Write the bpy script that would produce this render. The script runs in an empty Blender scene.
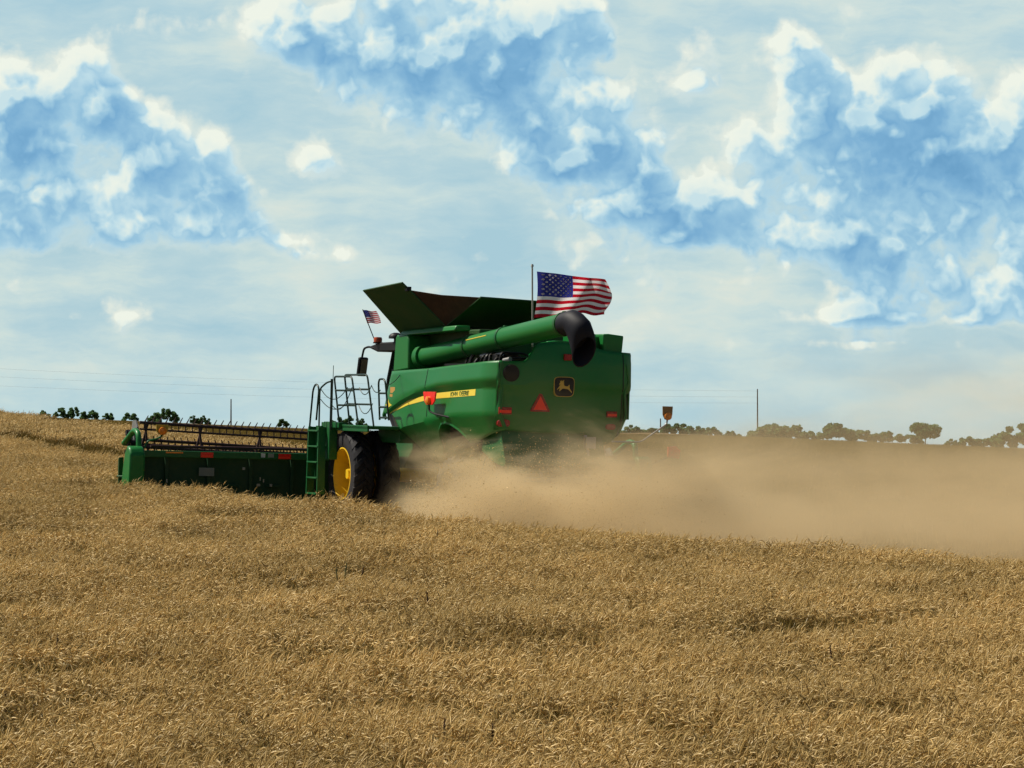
import bpy, bmesh, math, random
import numpy as np
from mathutils import Vector, Matrix
R = math.radians
S = bpy.context.scene
COL = S.collection
rng = np.random.default_rng(7)
random.seed(7)

# ------------------------------------------------------------------ camera, sky, sun, exposure
EYE = 3.5                       # eye height above the zero level of the field
FPX = 3400.0                    # long phone lens
PITCH = math.atan(66 / FPX)
cd = bpy.data.cameras.new("camera")
cd.sensor_width = 36.0
cd.lens = FPX / 1024 * 36.0
cd.clip_start = 0.5
cd.clip_end = 60000
cam = bpy.data.objects.new("camera", cd)
cam.location = (0, 0, EYE)
cam.rotation_euler = (R(90) + PITCH, 0, 0)
COL.objects.link(cam)
S.camera = cam

SUN_AZ, SUN_EL = 72.0, 50.0     # degrees to the left of the view, degrees up
W = bpy.data.worlds.new("World")
S.world = W
W.use_nodes = True
nt = W.node_tree
nt.nodes.clear()
sky = nt.nodes.new("ShaderNodeTexSky")
sky.sky_type = 'NISHITA'
sky.sun_disc = False
sky.sun_elevation = R(SUN_EL)
sky.sun_rotation = R(-SUN_AZ)
sky.air_density = 1.0
sky.dust_density = 1.0
sky.ozone_density = 1.0
bg = nt.nodes.new("ShaderNodeBackground")
bg.inputs['Strength'].default_value = 0.05
wo = nt.nodes.new("ShaderNodeOutputWorld")
nt.links.new(sky.outputs[0], bg.inputs[0])
nt.links.new(bg.outputs[0], wo.inputs[0])

sl = bpy.data.lights.new("sun", 'SUN')
sl.energy = 4.7
sl.angle = R(0.53)
sl.color = (1.0, 0.93, 0.80)
so = bpy.data.objects.new("sun", sl)
sd = Vector((-math.sin(R(SUN_AZ)) * math.cos(R(SUN_EL)), math.cos(R(SUN_AZ)) * math.cos(R(SUN_EL)), math.sin(R(SUN_EL))))
so.rotation_euler = sd.to_track_quat('Z', 'Y').to_euler()
so.location = (-30, 40, 60)
COL.objects.link(so)

S.view_settings.view_transform = 'Standard'
S.view_settings.look = 'None'
S.view_settings.exposure = 0.22
S.view_settings.gamma = 1.0
S.view_settings.use_curve_mapping = False
S.render.engine = 'CYCLES'
S.cycles.use_denoising = True
S.cycles.use_adaptive_sampling = True
S.cycles.adaptive_threshold = 0.02
S.cycles.max_bounces = 8
S.cycles.diffuse_bounces = 3
S.cycles.glossy_bounces = 3
S.cycles.transmission_bounces = 4
S.cycles.transparent_max_bounces = 12
S.cycles.volume_bounces = 2
S.cycles.volume_step_rate = 0.15
S.cycles.volume_max_steps = 512

# ------------------------------------------------------------------ materials
def new_mat(name):
    m = bpy.data.materials.new(name)
    m.use_nodes = True
    return m, m.node_tree, m.node_tree.nodes["Principled BSDF"]

def N(nt, kind, **kw):
    n = nt.nodes.new(kind)
    for k, v in kw.items():
        setattr(n, k, v)
    return n

def ramp(nt, stops, fac=None, interp='LINEAR'):
    n = nt.nodes.new("ShaderNodeValToRGB")
    cr = n.color_ramp
    cr.interpolation = interp
    while len(cr.elements) < len(stops):
        cr.elements.new(0.5)
    for e, (p, c) in zip(cr.elements, stops):
        e.position = p
        e.color = tuple(c) + (1,) if len(c) == 3 else c
    if fac is not None:
        nt.links.new(fac, n.inputs[0])
    return n

def mth(nt, op, a, b=None, clamp=False):
    n = nt.nodes.new("ShaderNodeMath")
    n.operation = op
    n.use_clamp = clamp
    for i, v in enumerate((a, b)):
        if v is None:
            continue
        if isinstance(v, (int, float)):
            n.inputs[i].default_value = v
        else:
            nt.links.new(v, n.inputs[i])
    return n.outputs[0]

def mapr(nt, v, a, b, c=0.0, d=1.0, smooth=False):
    n = nt.nodes.new("ShaderNodeMapRange")
    n.interpolation_type = 'SMOOTHSTEP' if smooth else 'LINEAR'
    n.clamp = True
    nt.links.new(v, n.inputs[0])
    for i, x in zip((1, 2, 3, 4), (a, b, c, d)):
        n.inputs[i].default_value = x
    return n.outputs[0]

def mixc(nt, fac, a, b):
    n = nt.nodes.new("ShaderNodeMix")
    n.data_type = 'RGBA'
    for sock, v in ((n.inputs[0], fac), (n.inputs[6], a), (n.inputs[7], b)):
        if isinstance(v, (int, float)):
            sock.default_value = v
        elif isinstance(v, (tuple, list)):
            sock.default_value = tuple(v) + (1,)
        else:
            nt.links.new(v, sock)
    return n.outputs[2]

def noise(nt, vec, scale, detail=4, rough=0.55, dist=0.0):
    n = nt.nodes.new("ShaderNodeTexNoise")
    n.inputs['Scale'].default_value = scale
    n.inputs['Detail'].default_value = detail
    n.inputs['Roughness'].default_value = rough
    n.inputs['Distortion'].default_value = dist
    if vec is not None:
        nt.links.new(vec, n.inputs['Vector'])
    return n.outputs['Fac']

def paint(name, col, rough=0.35, dirt=0.35, dirt_col=(0.25, 0.18, 0.095), metal=0.0, coat=0.0, low=None, spec=0.35):
    """paint with blotchy field dust lying on it; low=(h0,h1): more dust settled near the wheels"""
    m, nt, b = new_mat(name)
    tc = N(nt, "ShaderNodeTexCoord").outputs['Object']
    n1 = noise(nt, tc, 1.3, 6, 0.62)
    n2 = noise(nt, tc, 9.0, 4, 0.6)
    f = mth(nt, 'MULTIPLY', mapr(nt, mth(nt, 'ADD', mth(nt, 'MULTIPLY', n1, 0.7), mth(nt, 'MULTIPLY', n2, 0.3)), 0.42, 0.72), dirt)
    if low:
        sx = N(nt, "ShaderNodeSeparateXYZ")
        nt.links.new(tc, sx.inputs[0])
        hh = mth(nt, 'ADD', sx.outputs[2], mth(nt, 'MULTIPLY', n1, 0.9))
        f2 = mth(nt, 'MULTIPLY', mapr(nt, hh, low[1] + 0.45, low[0] + 0.45), 0.6)
        f = mth(nt, 'ADD', f, f2, clamp=True)
    c = mixc(nt, f, col, dirt_col)
    nt.links.new(c, b.inputs['Base Color'])
    nt.links.new(mapr(nt, f, 0, 1, rough, 0.85), b.inputs['Roughness'])
    b.inputs['Metallic'].default_value = metal
    b.inputs['Specular IOR Level'].default_value = spec
    b.inputs['Coat Weight'].default_value = coat
    b.inputs['Coat Roughness'].default_value = 0.15
    return m

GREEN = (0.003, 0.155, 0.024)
M = {}
M['green'] = paint('green_paint', GREEN, 0.42, 0.05, coat=0.05)
M['green_body'] = paint('green_body_paint', GREEN, 0.40, 0.06, coat=0.10, low=(1.2, 2.1))
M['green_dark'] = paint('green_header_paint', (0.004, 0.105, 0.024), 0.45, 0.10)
M['flap'] = paint('tank_flap_paint', (0.005, 0.062, 0.010), 0.6, 0.12)  # green darkened for the shade under the flaps and in the tank recess
M['yellow'] = paint('yellow_paint', (0.80, 0.50, 0.012), 0.45, 0.15)
M['dusty_rim'] = paint('dust_caked_rim', (.16, .105, .03), .8, .6)
M['stripe'] = paint('yellow_decal', (0.82, 0.62, 0.06), 0.4, 0.10)
M['black'] = paint('black_steel', (0.007, 0.007, 0.008), 0.5, 0.03, spec=.25)
M['rubber'] = paint('tyre_rubber', (0.014, 0.014, 0.018), 0.75, 0.10)
M['boot'] = paint('rubber_boot', (0.005, 0.006, 0.012), 0.6, 0.03, spec=.25)
M['red'] = paint('red_reflector', (0.85, 0.02, 0.012), 0.3, 0.03)
M['redglow'] = paint('red_orange_reflective', (1.0, 0.045, 0.015), 0.35, 0.0)
M['darkred'] = paint('dark_red_lens', (0.30, 0.012, 0.012), 0.25, 0.10)
M['amber'] = paint('amber_lens', (0.85, 0.25, 0.03), 0.2, 0.05)
M['white'] = paint('white_label', (0.62, 0.64, 0.60), 0.5, 0.15)
M['steel'] = paint('grey_steel', (0.30, 0.30, 0.29), 0.4, 0.2, metal=0.6)
M['grey'] = paint('grey_shield', (0.17, 0.18, 0.18), 0.5, 0.2)
M['rail'] = paint('green_black_rail', (0.010, 0.030, 0.018), 0.4, 0.05)
M['brown'] = paint('dusty_tank_lining', (0.040, 0.020, 0.010), 0.8, 0.7, dirt_col=(0.11, 0.06, 0.03))
M['reel'] = paint('reel_steel', (0.050, 0.022, 0.022), 0.55, 0.25)
M['gold'] = paint('gold_emblem', (.60, .40, .07), .45, .05)
M['orangebadge'] = paint('orange_badge', (0.55, 0.30, 0.08), 0.5, 0.2)
m, nt, b = new_mat('cab_glass')
b.inputs['Base Color'].default_value = (0.02, 0.03, 0.03, 1)
b.inputs['Roughness'].default_value = 0.05
M['glass'] = m
m, nt, b = new_mat('mirror_glass')
b.inputs['Base Color'].default_value = (0.10, 0.10, 0.09, 1)
b.inputs['Roughness'].default_value = 0.15
M['mirror'] = m

def cloth(name, col):
    m, nt, b = new_mat(name)
    b.inputs['Base Color'].default_value = tuple(col) + (1,)
    b.inputs['Roughness'].default_value = 0.8
    out = nt.nodes["Material Output"]
    tr = N(nt, "ShaderNodeBsdfTranslucent")
    tr.inputs[0].default_value = tuple(col) + (1,)
    mx = N(nt, "ShaderNodeMixShader")
    mx.inputs[0].default_value = 0.5
    nt.links.new(b.outputs[0], mx.inputs[1])
    nt.links.new(tr.outputs[0], mx.inputs[2])
    nt.links.new(mx.outputs[0], out.inputs[0])
    return m
M['fl_red'] = cloth('flag_red', (0.52, 0.008, 0.022))
M['fl_white'] = cloth('flag_white', (0.88, 0.83, 0.84))
M['fl_blue'] = cloth('flag_blue', (0.035, 0.04, 0.26))

# ------------------------------------------------------------------ object helpers
def tag(o, label=None, cat=None, group=None, kind=None):
    if label: o['label'] = label
    if cat: o['category'] = cat
    if group: o['group'] = group
    if kind: o['kind'] = kind
    return o

def link(name, me, parent=None):
    o = bpy.data.objects.new(name, me)
    COL.objects.link(o)
    if parent is not None:
        o.parent = parent
    return o

def obj(name, bm, mats, parent=None, smooth=None, bevel=0.0, label=None, solid=0.0):
    bmesh.ops.recalc_face_normals(bm, faces=bm.faces)
    me = bpy.data.meshes.new(name)
    bm.to_mesh(me)
    bm.free()
    for mm in (mats if isinstance(mats, (list, tuple)) else [mats]):
        me.materials.append(mm)
    o = link(name, me, parent)
    if solid:
        md = o.modifiers.new('solid', 'SOLIDIFY')
        md.thickness = solid
        md.offset = 0
    if bevel:
        md = o.modifiers.new('bevel', 'BEVEL')
        md.width = bevel
        md.segments = 2
        md.limit_method = 'ANGLE'
        md.angle_limit = R(35)
    if smooth is not None:
        me.polygons.foreach_set('use_smooth', [True] * len(me.polygons))
        me.set_sharp_from_angle(angle=R(smooth))
    if label:
        o['label'] = label
    return o

def empty(name, loc=(0, 0, 0), parent=None):
    o = bpy.data.objects.new(name, None)
    o.empty_display_size = 0.5
    o.location = loc
    COL.objects.link(o)
    if parent is not None:
        o.parent = parent
    return o

def copy_tree(o, parent=None):
    c = o.copy()
    COL.objects.link(c)
    if parent is not None:
        c.parent = parent
    for ch in list(o.children):
        copy_tree(ch, c)
    return c

def BM():
    return bmesh.new()

def box(bm, c, s, rot=None, mi=0):
    mat = Matrix.Translation(c)
    if rot is not None:
        mat = mat @ rot.to_4x4()
    mat = mat @ Matrix.Diagonal((s[0], s[1], s[2], 1))
    r = bmesh.ops.create_cube(bm, size=1.0, matrix=mat)
    for f in {f for v in r['verts'] for f in v.link_faces}:
        f.material_index = mi
    return bm

def frame_of(t, prev=None):
    t = t.normalized()
    a = prev if prev is not None else (Vector((0, 0, 1)) if abs(t.z) < 0.9 else Vector((1, 0, 0)))
    u = (a - t * a.dot(t))
    if u.length < 1e-5:
        a = Vector((0, 1, 0))
        u = a - t * a.dot(t)
    u.normalize()
    return u, t.cross(u)

def tube(bm, pts, r, seg=8, cap=True, mi=0):
    pts = [Vector(p) for p in pts]
    rs = r if isinstance(r, (list, tuple)) else [r] * len(pts)
    rings, u = [], None
    for i, p in enumerate(pts):
        t = (pts[min(i + 1, len(pts) - 1)] - pts[max(i - 1, 0)])
        u, v = frame_of(t, u)
        rings.append([bm.verts.new(p + (u * math.cos(a) + v * math.sin(a)) * rs[i]) for a in (2 * math.pi * k / seg for k in range(seg))])
    for A, B in zip(rings, rings[1:]):
        for k in range(seg):
            f = bm.faces.new((A[k], A[(k + 1) % seg], B[(k + 1) % seg], B[k]))
            f.material_index = mi
    if cap:
        bm.faces.new(rings[0][::-1]).material_index = mi
        bm.faces.new(rings[-1]).material_index = mi
    return bm

def arc_path(pts, rad=0.08, n=4):
    """round the corners of a polyline"""
    pts = [Vector(p) for p in pts]
    out = [pts[0]]
    for a, b, c in zip(pts, pts[1:], pts[2:]):
        d1, d2 = (a - b), (c - b)
        r = min(rad, d1.length * 0.48, d2.length * 0.48)
        p1, p2 = b + d1.normalized() * r, b + d2.normalized() * r
        for k in range(n + 1):
            t = k / n
            out.append(p1 * (1 - t) ** 2 + b * 2 * t * (1 - t) + p2 * t * t)
    out.append(pts[-1])
    return out

def lathe_y(bm, prof, c, seg=40, mi=0):
    """prof: (y, radius) pairs swept round an axle along local y"""
    rings = []
    for y, r in prof:
        rings.append([bm.verts.new((c[0] + r * math.cos(a), c[1] + y, c[2] + r * math.sin(a))) for a in (2 * math.pi * k / seg for k in range(seg))])
    for A, B in zip(rings, rings[1:]):
        for k in range(seg):
            bm.faces.new((A[k], A[(k + 1) % seg], B[(k + 1) % seg], B[k])).material_index = mi
    return bm

def prism(bm, poly, ax, a0, a1, mi=0):
    """extrude a closed 2-D outline along axis ax ('f','l','h') from a0 to a1"""
    def P(p, a):
        if ax == 'f': return (a, p[0], p[1])
        if ax == 'l': return (p[0], a, p[1])
        return (p[0], p[1], a)
    A = [bm.verts.new(P(p, a0)) for p in poly]
    B = [bm.verts.new(P(p, a1)) for p in poly]
    n = len(poly)
    bm.faces.new(A).material_index = mi
    bm.faces.new(B[::-1]).material_index = mi
    for k in range(n):
        bm.faces.new((A[k], B[k], B[(k + 1) % n], A[(k + 1) % n])).material_index = mi
    return bm

def hexa(bm, q0, q1, mi=0):
    """solid between two quads"""
    A = [bm.verts.new(p) for p in q0]
    B = [bm.verts.new(p) for p in q1]
    bm.faces.new(A).material_index = mi
    bm.faces.new(B[::-1]).material_index = mi
    for k in range(4):
        bm.faces.new((A[k], B[k], B[(k + 1) % 4], A[(k + 1) % 4])).material_index = mi
    return bm

def slab(bm, quad, th, mi=0):
    q = [Vector(p) for p in quad]
    n = (q[1] - q[0]).cross(q[3] - q[0]).normalized() * th * 0.5
    return hexa(bm, [p - n for p in q], [p + n for p in q], mi)

def interp(x, pts):
    xs, ys = zip(*sorted(pts))
    return float(np.interp(x, xs, ys))

# ------------------------------------------------------------------ the machine's own frame
PSI = R(22)
F = Vector((-math.sin(PSI), math.cos(PSI), 0.02)).normalized()
L = Vector((-math.cos(PSI), -math.sin(PSI), 0.02))
L = (L - F * L.dot(F)).normalized()
U = F.cross(L)
O = Vector((0.99, 70.0, EYE - 1.69))

# ------------------------------------------------------------------ terrain
def ss(x, a, b):
    t = np.clip((x - a) / (b - a), 0, 1)
    return t * t * (3 - 2 * t)

D0, DW, SL = 90.0, 108.0, 0.0313
def canopy_profile(d):
    d = np.asarray(d, float)
    z = SL * np.minimum(d, D0) - 3.375
    e = np.clip(d - D0, 0, DW + 60)
    e = np.clip(d - D0, 0, DW)
    z = z + SL * (e - e * e / (2 * DW))
    z = z + 0.0046 * np.clip(d - D0 - DW, 0, 350)
    return z

STRIP_A, STRIP_D = np.array([-16.5, 110.0]), np.array([5.5, -14.0]) / math.hypot(5.5, 14)
def strip_dist(x, y):
    return np.abs((x - STRIP_A[0]) * -STRIP_D[1] + (y - STRIP_A[1]) * STRIP_D[0])

def lump(x, y):
    return (0.05 * np.sin(x * 0.9 + 0.35 * y + 1.0) + 0.045 * np.sin(0.55 * x - 0.41 * y) + 0.03 * np.sin(1.7 * x + 0.9 * y + 2) + 0.03 * np.sin(-1.3 * x + 1.25 * y + 0.5))

def loc2w(f, l, h=0.0):
    return O + F * f + L * l + U * h
CL, CR = loc2w(9.7, 6.55), loc2w(9.7, -6.5)
FAR = CR + F * 900
CUT = [(40, 26), (14, 53.5), (8.67, 57.6), (2.68, 61.5), (-2.58, 66.4), (CL.x, CL.y), (CR.x, CR.y), (FAR.x, FAR.y), (900, 900), (900, 26)]
def in_poly(x, y, poly):
    x, y = np.asarray(x, float), np.asarray(y, float)
    r = np.zeros(x.shape, bool)
    n = len(poly)
    for i in range(n):
        x0, y0 = poly[i]
        x1, y1 = poly[(i + 1) % n]
        c = ((y0 > y) != (y1 > y)) & (x < (x1 - x0) * (y - y0) / (y1 - y0 + 1e-12) + x0)
        r ^= c
    return r

def ground_z(x, y):
    x, y = np.asarray(x, float), np.asarray(y, float)
    lat = -0.0335 * np.clip(x, -150, 150)
    z = canopy_profile(y) + lat - 0.7 + EYE
    near = 1 - .8 * ss(y, 82, 120)
    z = z + lump(x, y) * near
    z = z - 0.010 * np.clip(x, -150, 150) * ss(y, 95, 170)
    # the field climbs a little more on the right, beyond the cut
    side = ss(x - 0.02 * y, -16, 10)
    z = z + (0.62 * ss(y, 92, 150) + 0.75 * ss(y, 200, 400)) * side
    # firm ground under the rear axle
    f = (x - O.x) * F.x + (y - O.y) * F.y
    l = (x - O.x) * L.x + (y - O.y) * L.y
    z = z + 0.16 * np.exp(-((f - 1.0) / 4.0) ** 2 - (l / 4.0) ** 2)
    # strip without wheat lies lower
    z = z - 0.10 * np.exp(-(strip_dist(x, y) / 1.2) ** 2) * ss(-x, 8, 11)
    return z

def soil_material():
    m, nt, b = new_mat('stubble_soil')
    tc = N(nt, "ShaderNodeTexCoord").outputs['Object']
    n1 = noise(nt, tc, 0.35, 5)
    n2 = noise(nt, tc, 9.0, 5, 0.7)
    mp = N(nt, "ShaderNodeMapping")
    mp.inputs['Rotation'].default_value = (0, 0, R(-22))
    mp.inputs['Scale'].default_value = (5.0, 0.15, 1)
    nt.links.new(tc, mp.inputs[0])
    n3 = noise(nt, mp.outputs[0], 1.0, 3)
    c = ramp(nt, [(0.25, (0.09, 0.060, 0.028)), (0.5, (0.17, 0.115, 0.052)), (0.8, (0.27, 0.19, 0.09))],
             mth(nt, 'ADD', mth(nt, 'MULTIPLY', n2, 0.5), mth(nt, 'ADD', mth(nt, 'MULTIPLY', n1, 0.25), mth(nt, 'MULTIPLY', n3, 0.25))))
    nt.links.new(c.outputs[0], b.inputs['Base Color'])
    b.inputs['Roughness'].default_value = 1.0
    b.inputs['Specular IOR Level'].default_value = 0.1
    bp = N(nt, "ShaderNodeBump")
    bp.inputs['Distance'].default_value = 0.08
    nt.links.new(n2, bp.inputs['Height'])
    nt.links.new(bp.outputs[0], b.inputs['Normal'])
    return m

def build_ground():
    ys = np.concatenate([np.arange(-60, 10, 10), np.arange(10, 120, 0.75), np.arange(120, 300, 3), np.geomspace(300, 9000, 40)])
    xs = np.concatenate([-np.geomspace(9000, 60, 30), np.arange(-58, 58, 1.0), np.geomspace(60, 9000, 30)])
    X, Y = np.meshgrid(xs, ys)
    Z = ground_z(X, Y)
    v = np.stack([X, Y, Z], -1).reshape(-1, 3)
    ny, nx = X.shape
    i = np.arange(ny * nx).reshape(ny, nx)
    q = np.stack([i[:-1, :-1], i[:-1, 1:], i[1:, 1:], i[1:, :-1]], -1).reshape(-1, 4)
    me = bpy.data.meshes.new('ground')
    me.from_pydata(v.tolist(), [], q.tolist())
    me.polygons.foreach_set('use_smooth', [True] * len(me.polygons))
    me.materials.append(soil_material())
    tag(link('ground', me), kind='structure')
build_ground()

# ------------------------------------------------------------------ cloudy sky: a far dome section, clouds by noise, clear parts let the sky through
def build_sky():
    PXD = FPX * math.pi / 180           # picture-scale units per degree
    az = np.linspace(-30, 30, 361)
    el = np.concatenate([np.linspace(-1.5, 9.0, 106), np.linspace(9.3, 24, 50)])
    A, E = np.meshgrid(az, el)
    Rr = 30000.0
    v = np.stack([Rr * np.cos(R(1) * E) * np.sin(R(1) * A), Rr * np.cos(R(1) * E) * np.cos(R(1) * A), EYE + Rr * np.sin(R(1) * E)], -1).reshape(-1, 3)
    ny, nx = A.shape
    i = np.arange(ny * nx).reshape(ny, nx)
    q = np.stack([i[:-1, :-1], i[:-1, 1:], i[1:, 1:], i[1:, :-1]], -1).reshape(-1, 4)
    me = bpy.data.meshes.new('sky')
    me.from_pydata(v.tolist(), [], q.tolist())
    Uc, Vc = 512 + A * PXD, 450 - E * PXD
    blobs = [  # cumulus banks: centre, half-widths, thickness
        (40, 100, 62, 48, .75), (-20, 180, 95, 85, .8), (105, 130, 72, 60, .75), (140, 205, 95, 45, .85), (205, 190, 50, 42, .7), (230, 228, 62, 20, .9), (50, 240, 120, 24, .9), (295, 240, 35, 9, .6),
        (255, 10, 66, 30, .8), (330, 40, 85, 38, .9), (430, 60, 105, 55, 1.1), (520, 105, 95, 52, 1.2), (585, 140, 66, 36, 1.1), (470, 10, 110, 45, 1.0), (560, 35, 52, 45, .8), (620, 168, 55, 14, .9),
        (312, 166, 34, 22, .9), (600, 165, 70, 26, 1.1), (400, 110, 60, 30, .6), (250, 40, 50, 24, .5),
        (640, 205, 80, 18, .8), (740, 235, 120, 20, .9), (880, 258, 110, 22, .8), (1000, 300, 110, 30, 1.2), (680, 150, 40, 30, .5), (900, 318, 90, 14, .7), (560, 262, 120, 12, .35), (330, 255, 70, 12, .5), (820, 345, 140, 10, .4), (480, 330, 110, 12, .35), (700, 285, 90, 12, .4), (230, 345, 120, 12, .3), (620, 215, 60, 14, .5), (800, 75, 70, 40, .6), (720, 60, 50, 26, .4),
        (20, 130, 60, 70, .5), (160, 160, 60, 50, .5), (90, 85, 40, 30, .4), (85, 165, 50, 45, .55), (110, 110, 40, 30, .3),
        (782, 42, 30, 18, .7), (690, 86, 34, 18, .8), (830, 112, 80, 50, .85), (900, 90, 50, 46, .8), (965, 130, 75, 55, 1.0), (765, 150, 50, 32, .8), (860, 180, 110, 46, 1.0), (985, 195, 80, 50, 1.1), (1050, 110, 50, 60, .9),
        (740, 210, 105, 28, .95), (850, 240, 85, 22, 1.0), (960, 288, 105, 24, .95), (1030, 250, 70, 36, 1.0), (1020, 20, 40, 30, .4), (670, 190, 55, 20, .7), (620, 8, 60, 10, .25),
        (560, 245, 130, 12, .22), (440, 290, 30, 16, .35), (800, 320, 160, 14, .4), (150, 320, 90, 14, .28), (640, 330, 120, 14, .2), (90, 30, 60, 12, .2), (280, 300, 160, 10, .22),
        (-330, 120, 160, 90, 1.0), (-250, 300, 200, 20, .5), (1400, 150, 180, 100, 1.0), (1300, 320, 160, 22, .5), (400, -200, 260, 90, 1.0), (900, -260, 260, 80, 1.0), (-100, -250, 220, 80, .9)]
    def mask(u, v):
        s = np.zeros_like(u)
        for cx, cy, rx, ry, w in blobs:
            dx, dy = (u - cx) / rx, (v - cy) / ry
            dy = np.where(dy > 0, dy * 1.25, dy)
            s = np.maximum(s, 0) + w * np.exp(-(dx * dx + dy * dy) * 1.1)
        return 1.45 * (1 - np.exp(-s * 1.05))
    for nm, arr in (('mask', mask(Uc, Vc)), ('mask_sun', mask(Uc - 9, Vc - 12)), ('mask_low', mask(Uc - 14, Vc - 40))):
        at = me.attributes.new(nm, 'FLOAT', 'POINT')
        at.data.foreach_set('value', arr.reshape(-1).astype(np.float32))
    fade = (ss(A, -30, -24) * ss(-A, -30, -24) * ss(-E, -24, -17)).reshape(-1)
    me.attributes.new('fade', 'FLOAT', 'POINT').data.foreach_set('value', fade.astype(np.float32))
    me.attributes.new('height', 'FLOAT', 'POINT').data.foreach_set('value', E.reshape(-1).astype(np.float32))
    pos = np.stack([Uc / 100, Vc / 100, np.zeros_like(Uc)], -1).reshape(-1)
    me.attributes.new('skypos', 'FLOAT_VECTOR', 'POINT').data.foreach_set('vector', pos.astype(np.float32))
    me.polygons.foreach_set('use_smooth', [True] * len(me.polygons))
    m = bpy.data.materials.new('cloudy_sky')
    m.use_nodes = True
    nt = m.node_tree
    nt.nodes.clear()
    def attr(n, vec=False):
        a = N(nt, "ShaderNodeAttribute", attribute_name=n)
        return a.outputs['Vector'] if vec else a.outputs['Fac']
    p = attr('skypos', True)
    def vadd(a, b):
        n = N(nt, "ShaderNodeVectorMath", operation='ADD')
        nt.links.new(a, n.inputs[0])
        if isinstance(b, tuple): n.inputs[1].default_value = b
        else: nt.links.new(b, n.inputs[1])
        return n.outputs[0]
    # warp for ragged outlines
    wn = N(nt, "ShaderNodeTexNoise")
    wn.inputs['Scale'].default_value = 2.2
    wn.inputs['Detail'].default_value = 5
    nt.links.new(p, wn.inputs['Vector'])
    wv = N(nt, "ShaderNodeVectorMath", operation='MULTIPLY_ADD')
    nt.links.new(wn.outputs['Color'], wv.inputs[0])
    wv.inputs[1].default_value = (0.22, 0.22, 0)
    nt.links.new(p, wv.inputs[2])
    pw = wv.outputs[0]
    def dens(pp, mk, det=8, rough=0.60, amp=1.45, bamp=0.72, vdet=4.0):
        a = noise(nt, pp, 1.0, det, rough)
        vo = N(nt, "ShaderNodeTexVoronoi", feature='SMOOTH_F1')
        vo.inputs['Scale'].default_value = 1.9
        vo.inputs['Detail'].default_value = vdet
        vo.inputs['Roughness'].default_value = 0.50
        vo.inputs['Smoothness'].default_value = 0.30
        nt.links.new(pp, vo.inputs['Vector'])
        bl = mth(nt, 'SUBTRACT', 0.74, vo.outputs['Distance'])
        s = mth(nt, 'ADD', mk, mth(nt, 'MULTIPLY', mth(nt, 'SUBTRACT', a, 0.5), amp))
        return mth(nt, 'ADD', s, mth(nt, 'MULTIPLY', bl, bamp))
    d0 = dens(pw, attr('mask'))                                     # outline
    g0 = dens(pw, attr('mask'), 6, 0.54, 1.30, 0.80, 3.0)           # smoother body used for the shading
    g1 = dens(vadd(pw, (-0.10, -0.16, 0)), attr('mask_sun'), 6, 0.54, 1.30, 0.80, 3.0)
    g2 = dens(vadd(pw, (-0.30, -0.45, 0)), attr('mask_low'), 3, 0.45, 1.25, 0.80, 1.0)
    lit = mapr(nt, mth(nt, 'SUBTRACT', g0, g1), 0.0, 0.32)
    lit2 = mapr(nt, mth(nt, 'SUBTRACT', g0, g2), -0.25, 0.65)
    thick = mapr(nt, mth(nt, 'ADD', mth(nt, 'MULTIPLY', d0, 0.45), mth(nt, 'MULTIPLY', g0, 0.55)), 0.30, 1.20)
    sh = mth(nt, 'ADD', mth(nt, 'MULTIPLY', thick, 0.74), 0.24)
    sh = mth(nt, 'SUBTRACT', sh, mth(nt, 'MULTIPLY', lit, 0.44))
    shade = mth(nt, 'SUBTRACT', sh, mth(nt, 'MULTIPLY', lit2, 0.20), clamp=True)
    cc = ramp(nt, [(0.0, (0.76, 0.80, 0.71)), (0.20, (0.68, 0.76, 0.71)), (0.38, (0.46, 0.64, 0.71)), (0.58, (0.28, 0.49, 0.64)), (0.80, (0.17, 0.37, 0.57)), (1.0, (0.12, 0.30, 0.50))], shade)
    alpha_c = mapr(nt, d0, 0.20, 0.62, smooth=True)
    # high thin veil with creamy patches
    vn = N(nt, "ShaderNodeMapping")
    vn.inputs['Scale'].default_value = (0.38, 1.35, 1)
    vn.inputs['Rotation'].default_value = (0, 0, R(-7))
    nt.links.new(pw, vn.inputs[0])
    veil = noise(nt, vn.outputs[0], 1.1, 7, 0.62)
    vb = noise(nt, pw, 0.55, 3, 0.5)
    vv = mth(nt, 'ADD', mth(nt, 'MULTIPLY', veil, 0.65), mth(nt, 'MULTIPLY', vb, 0.35))
    vcol2 = ramp(nt, [(0.38, (0.35, 0.55, 0.64)), (0.47, (0.44, 0.61, 0.66)), (0.54, (0.55, 0.68, 0.67)), (0.63, (0.67, 0.73, 0.66))], vv).outputs[0]
    hor = mapr(nt, attr('height'), 1.8, 0.1)
    vcol2 = mixc(nt, mth(nt, 'MULTIPLY', hor, 0.6), vcol2, (0.47, 0.65, 0.69))
    col = mixc(nt, alpha_c, vcol2, cc.outputs[0])
    alpha = mth(nt, 'MULTIPLY', mth(nt, 'MAXIMUM', mth(nt, 'MULTIPLY', alpha_c, 0.96), 0.86), attr('fade'))
    em = N(nt, "ShaderNodeEmission")
    nt.links.new(col, em.inputs[0])
    em.inputs[1].default_value = 1.0
    trn = N(nt, "ShaderNodeBsdfTransparent")
    mx = N(nt, "ShaderNodeMixShader")
    nt.links.new(alpha, mx.inputs[0])
    nt.links.new(trn.outputs[0], mx.inputs[1])
    nt.links.new(em.outputs[0], mx.inputs[2])
    out = N(nt, "ShaderNodeOutputMaterial")
    nt.links.new(mx.outputs[0], out.inputs[0])
    m.cycles.emission_sampling = 'NONE'
    me.materials.append(m)
    tag(link('sky', me), kind='structure')
build_sky()

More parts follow.
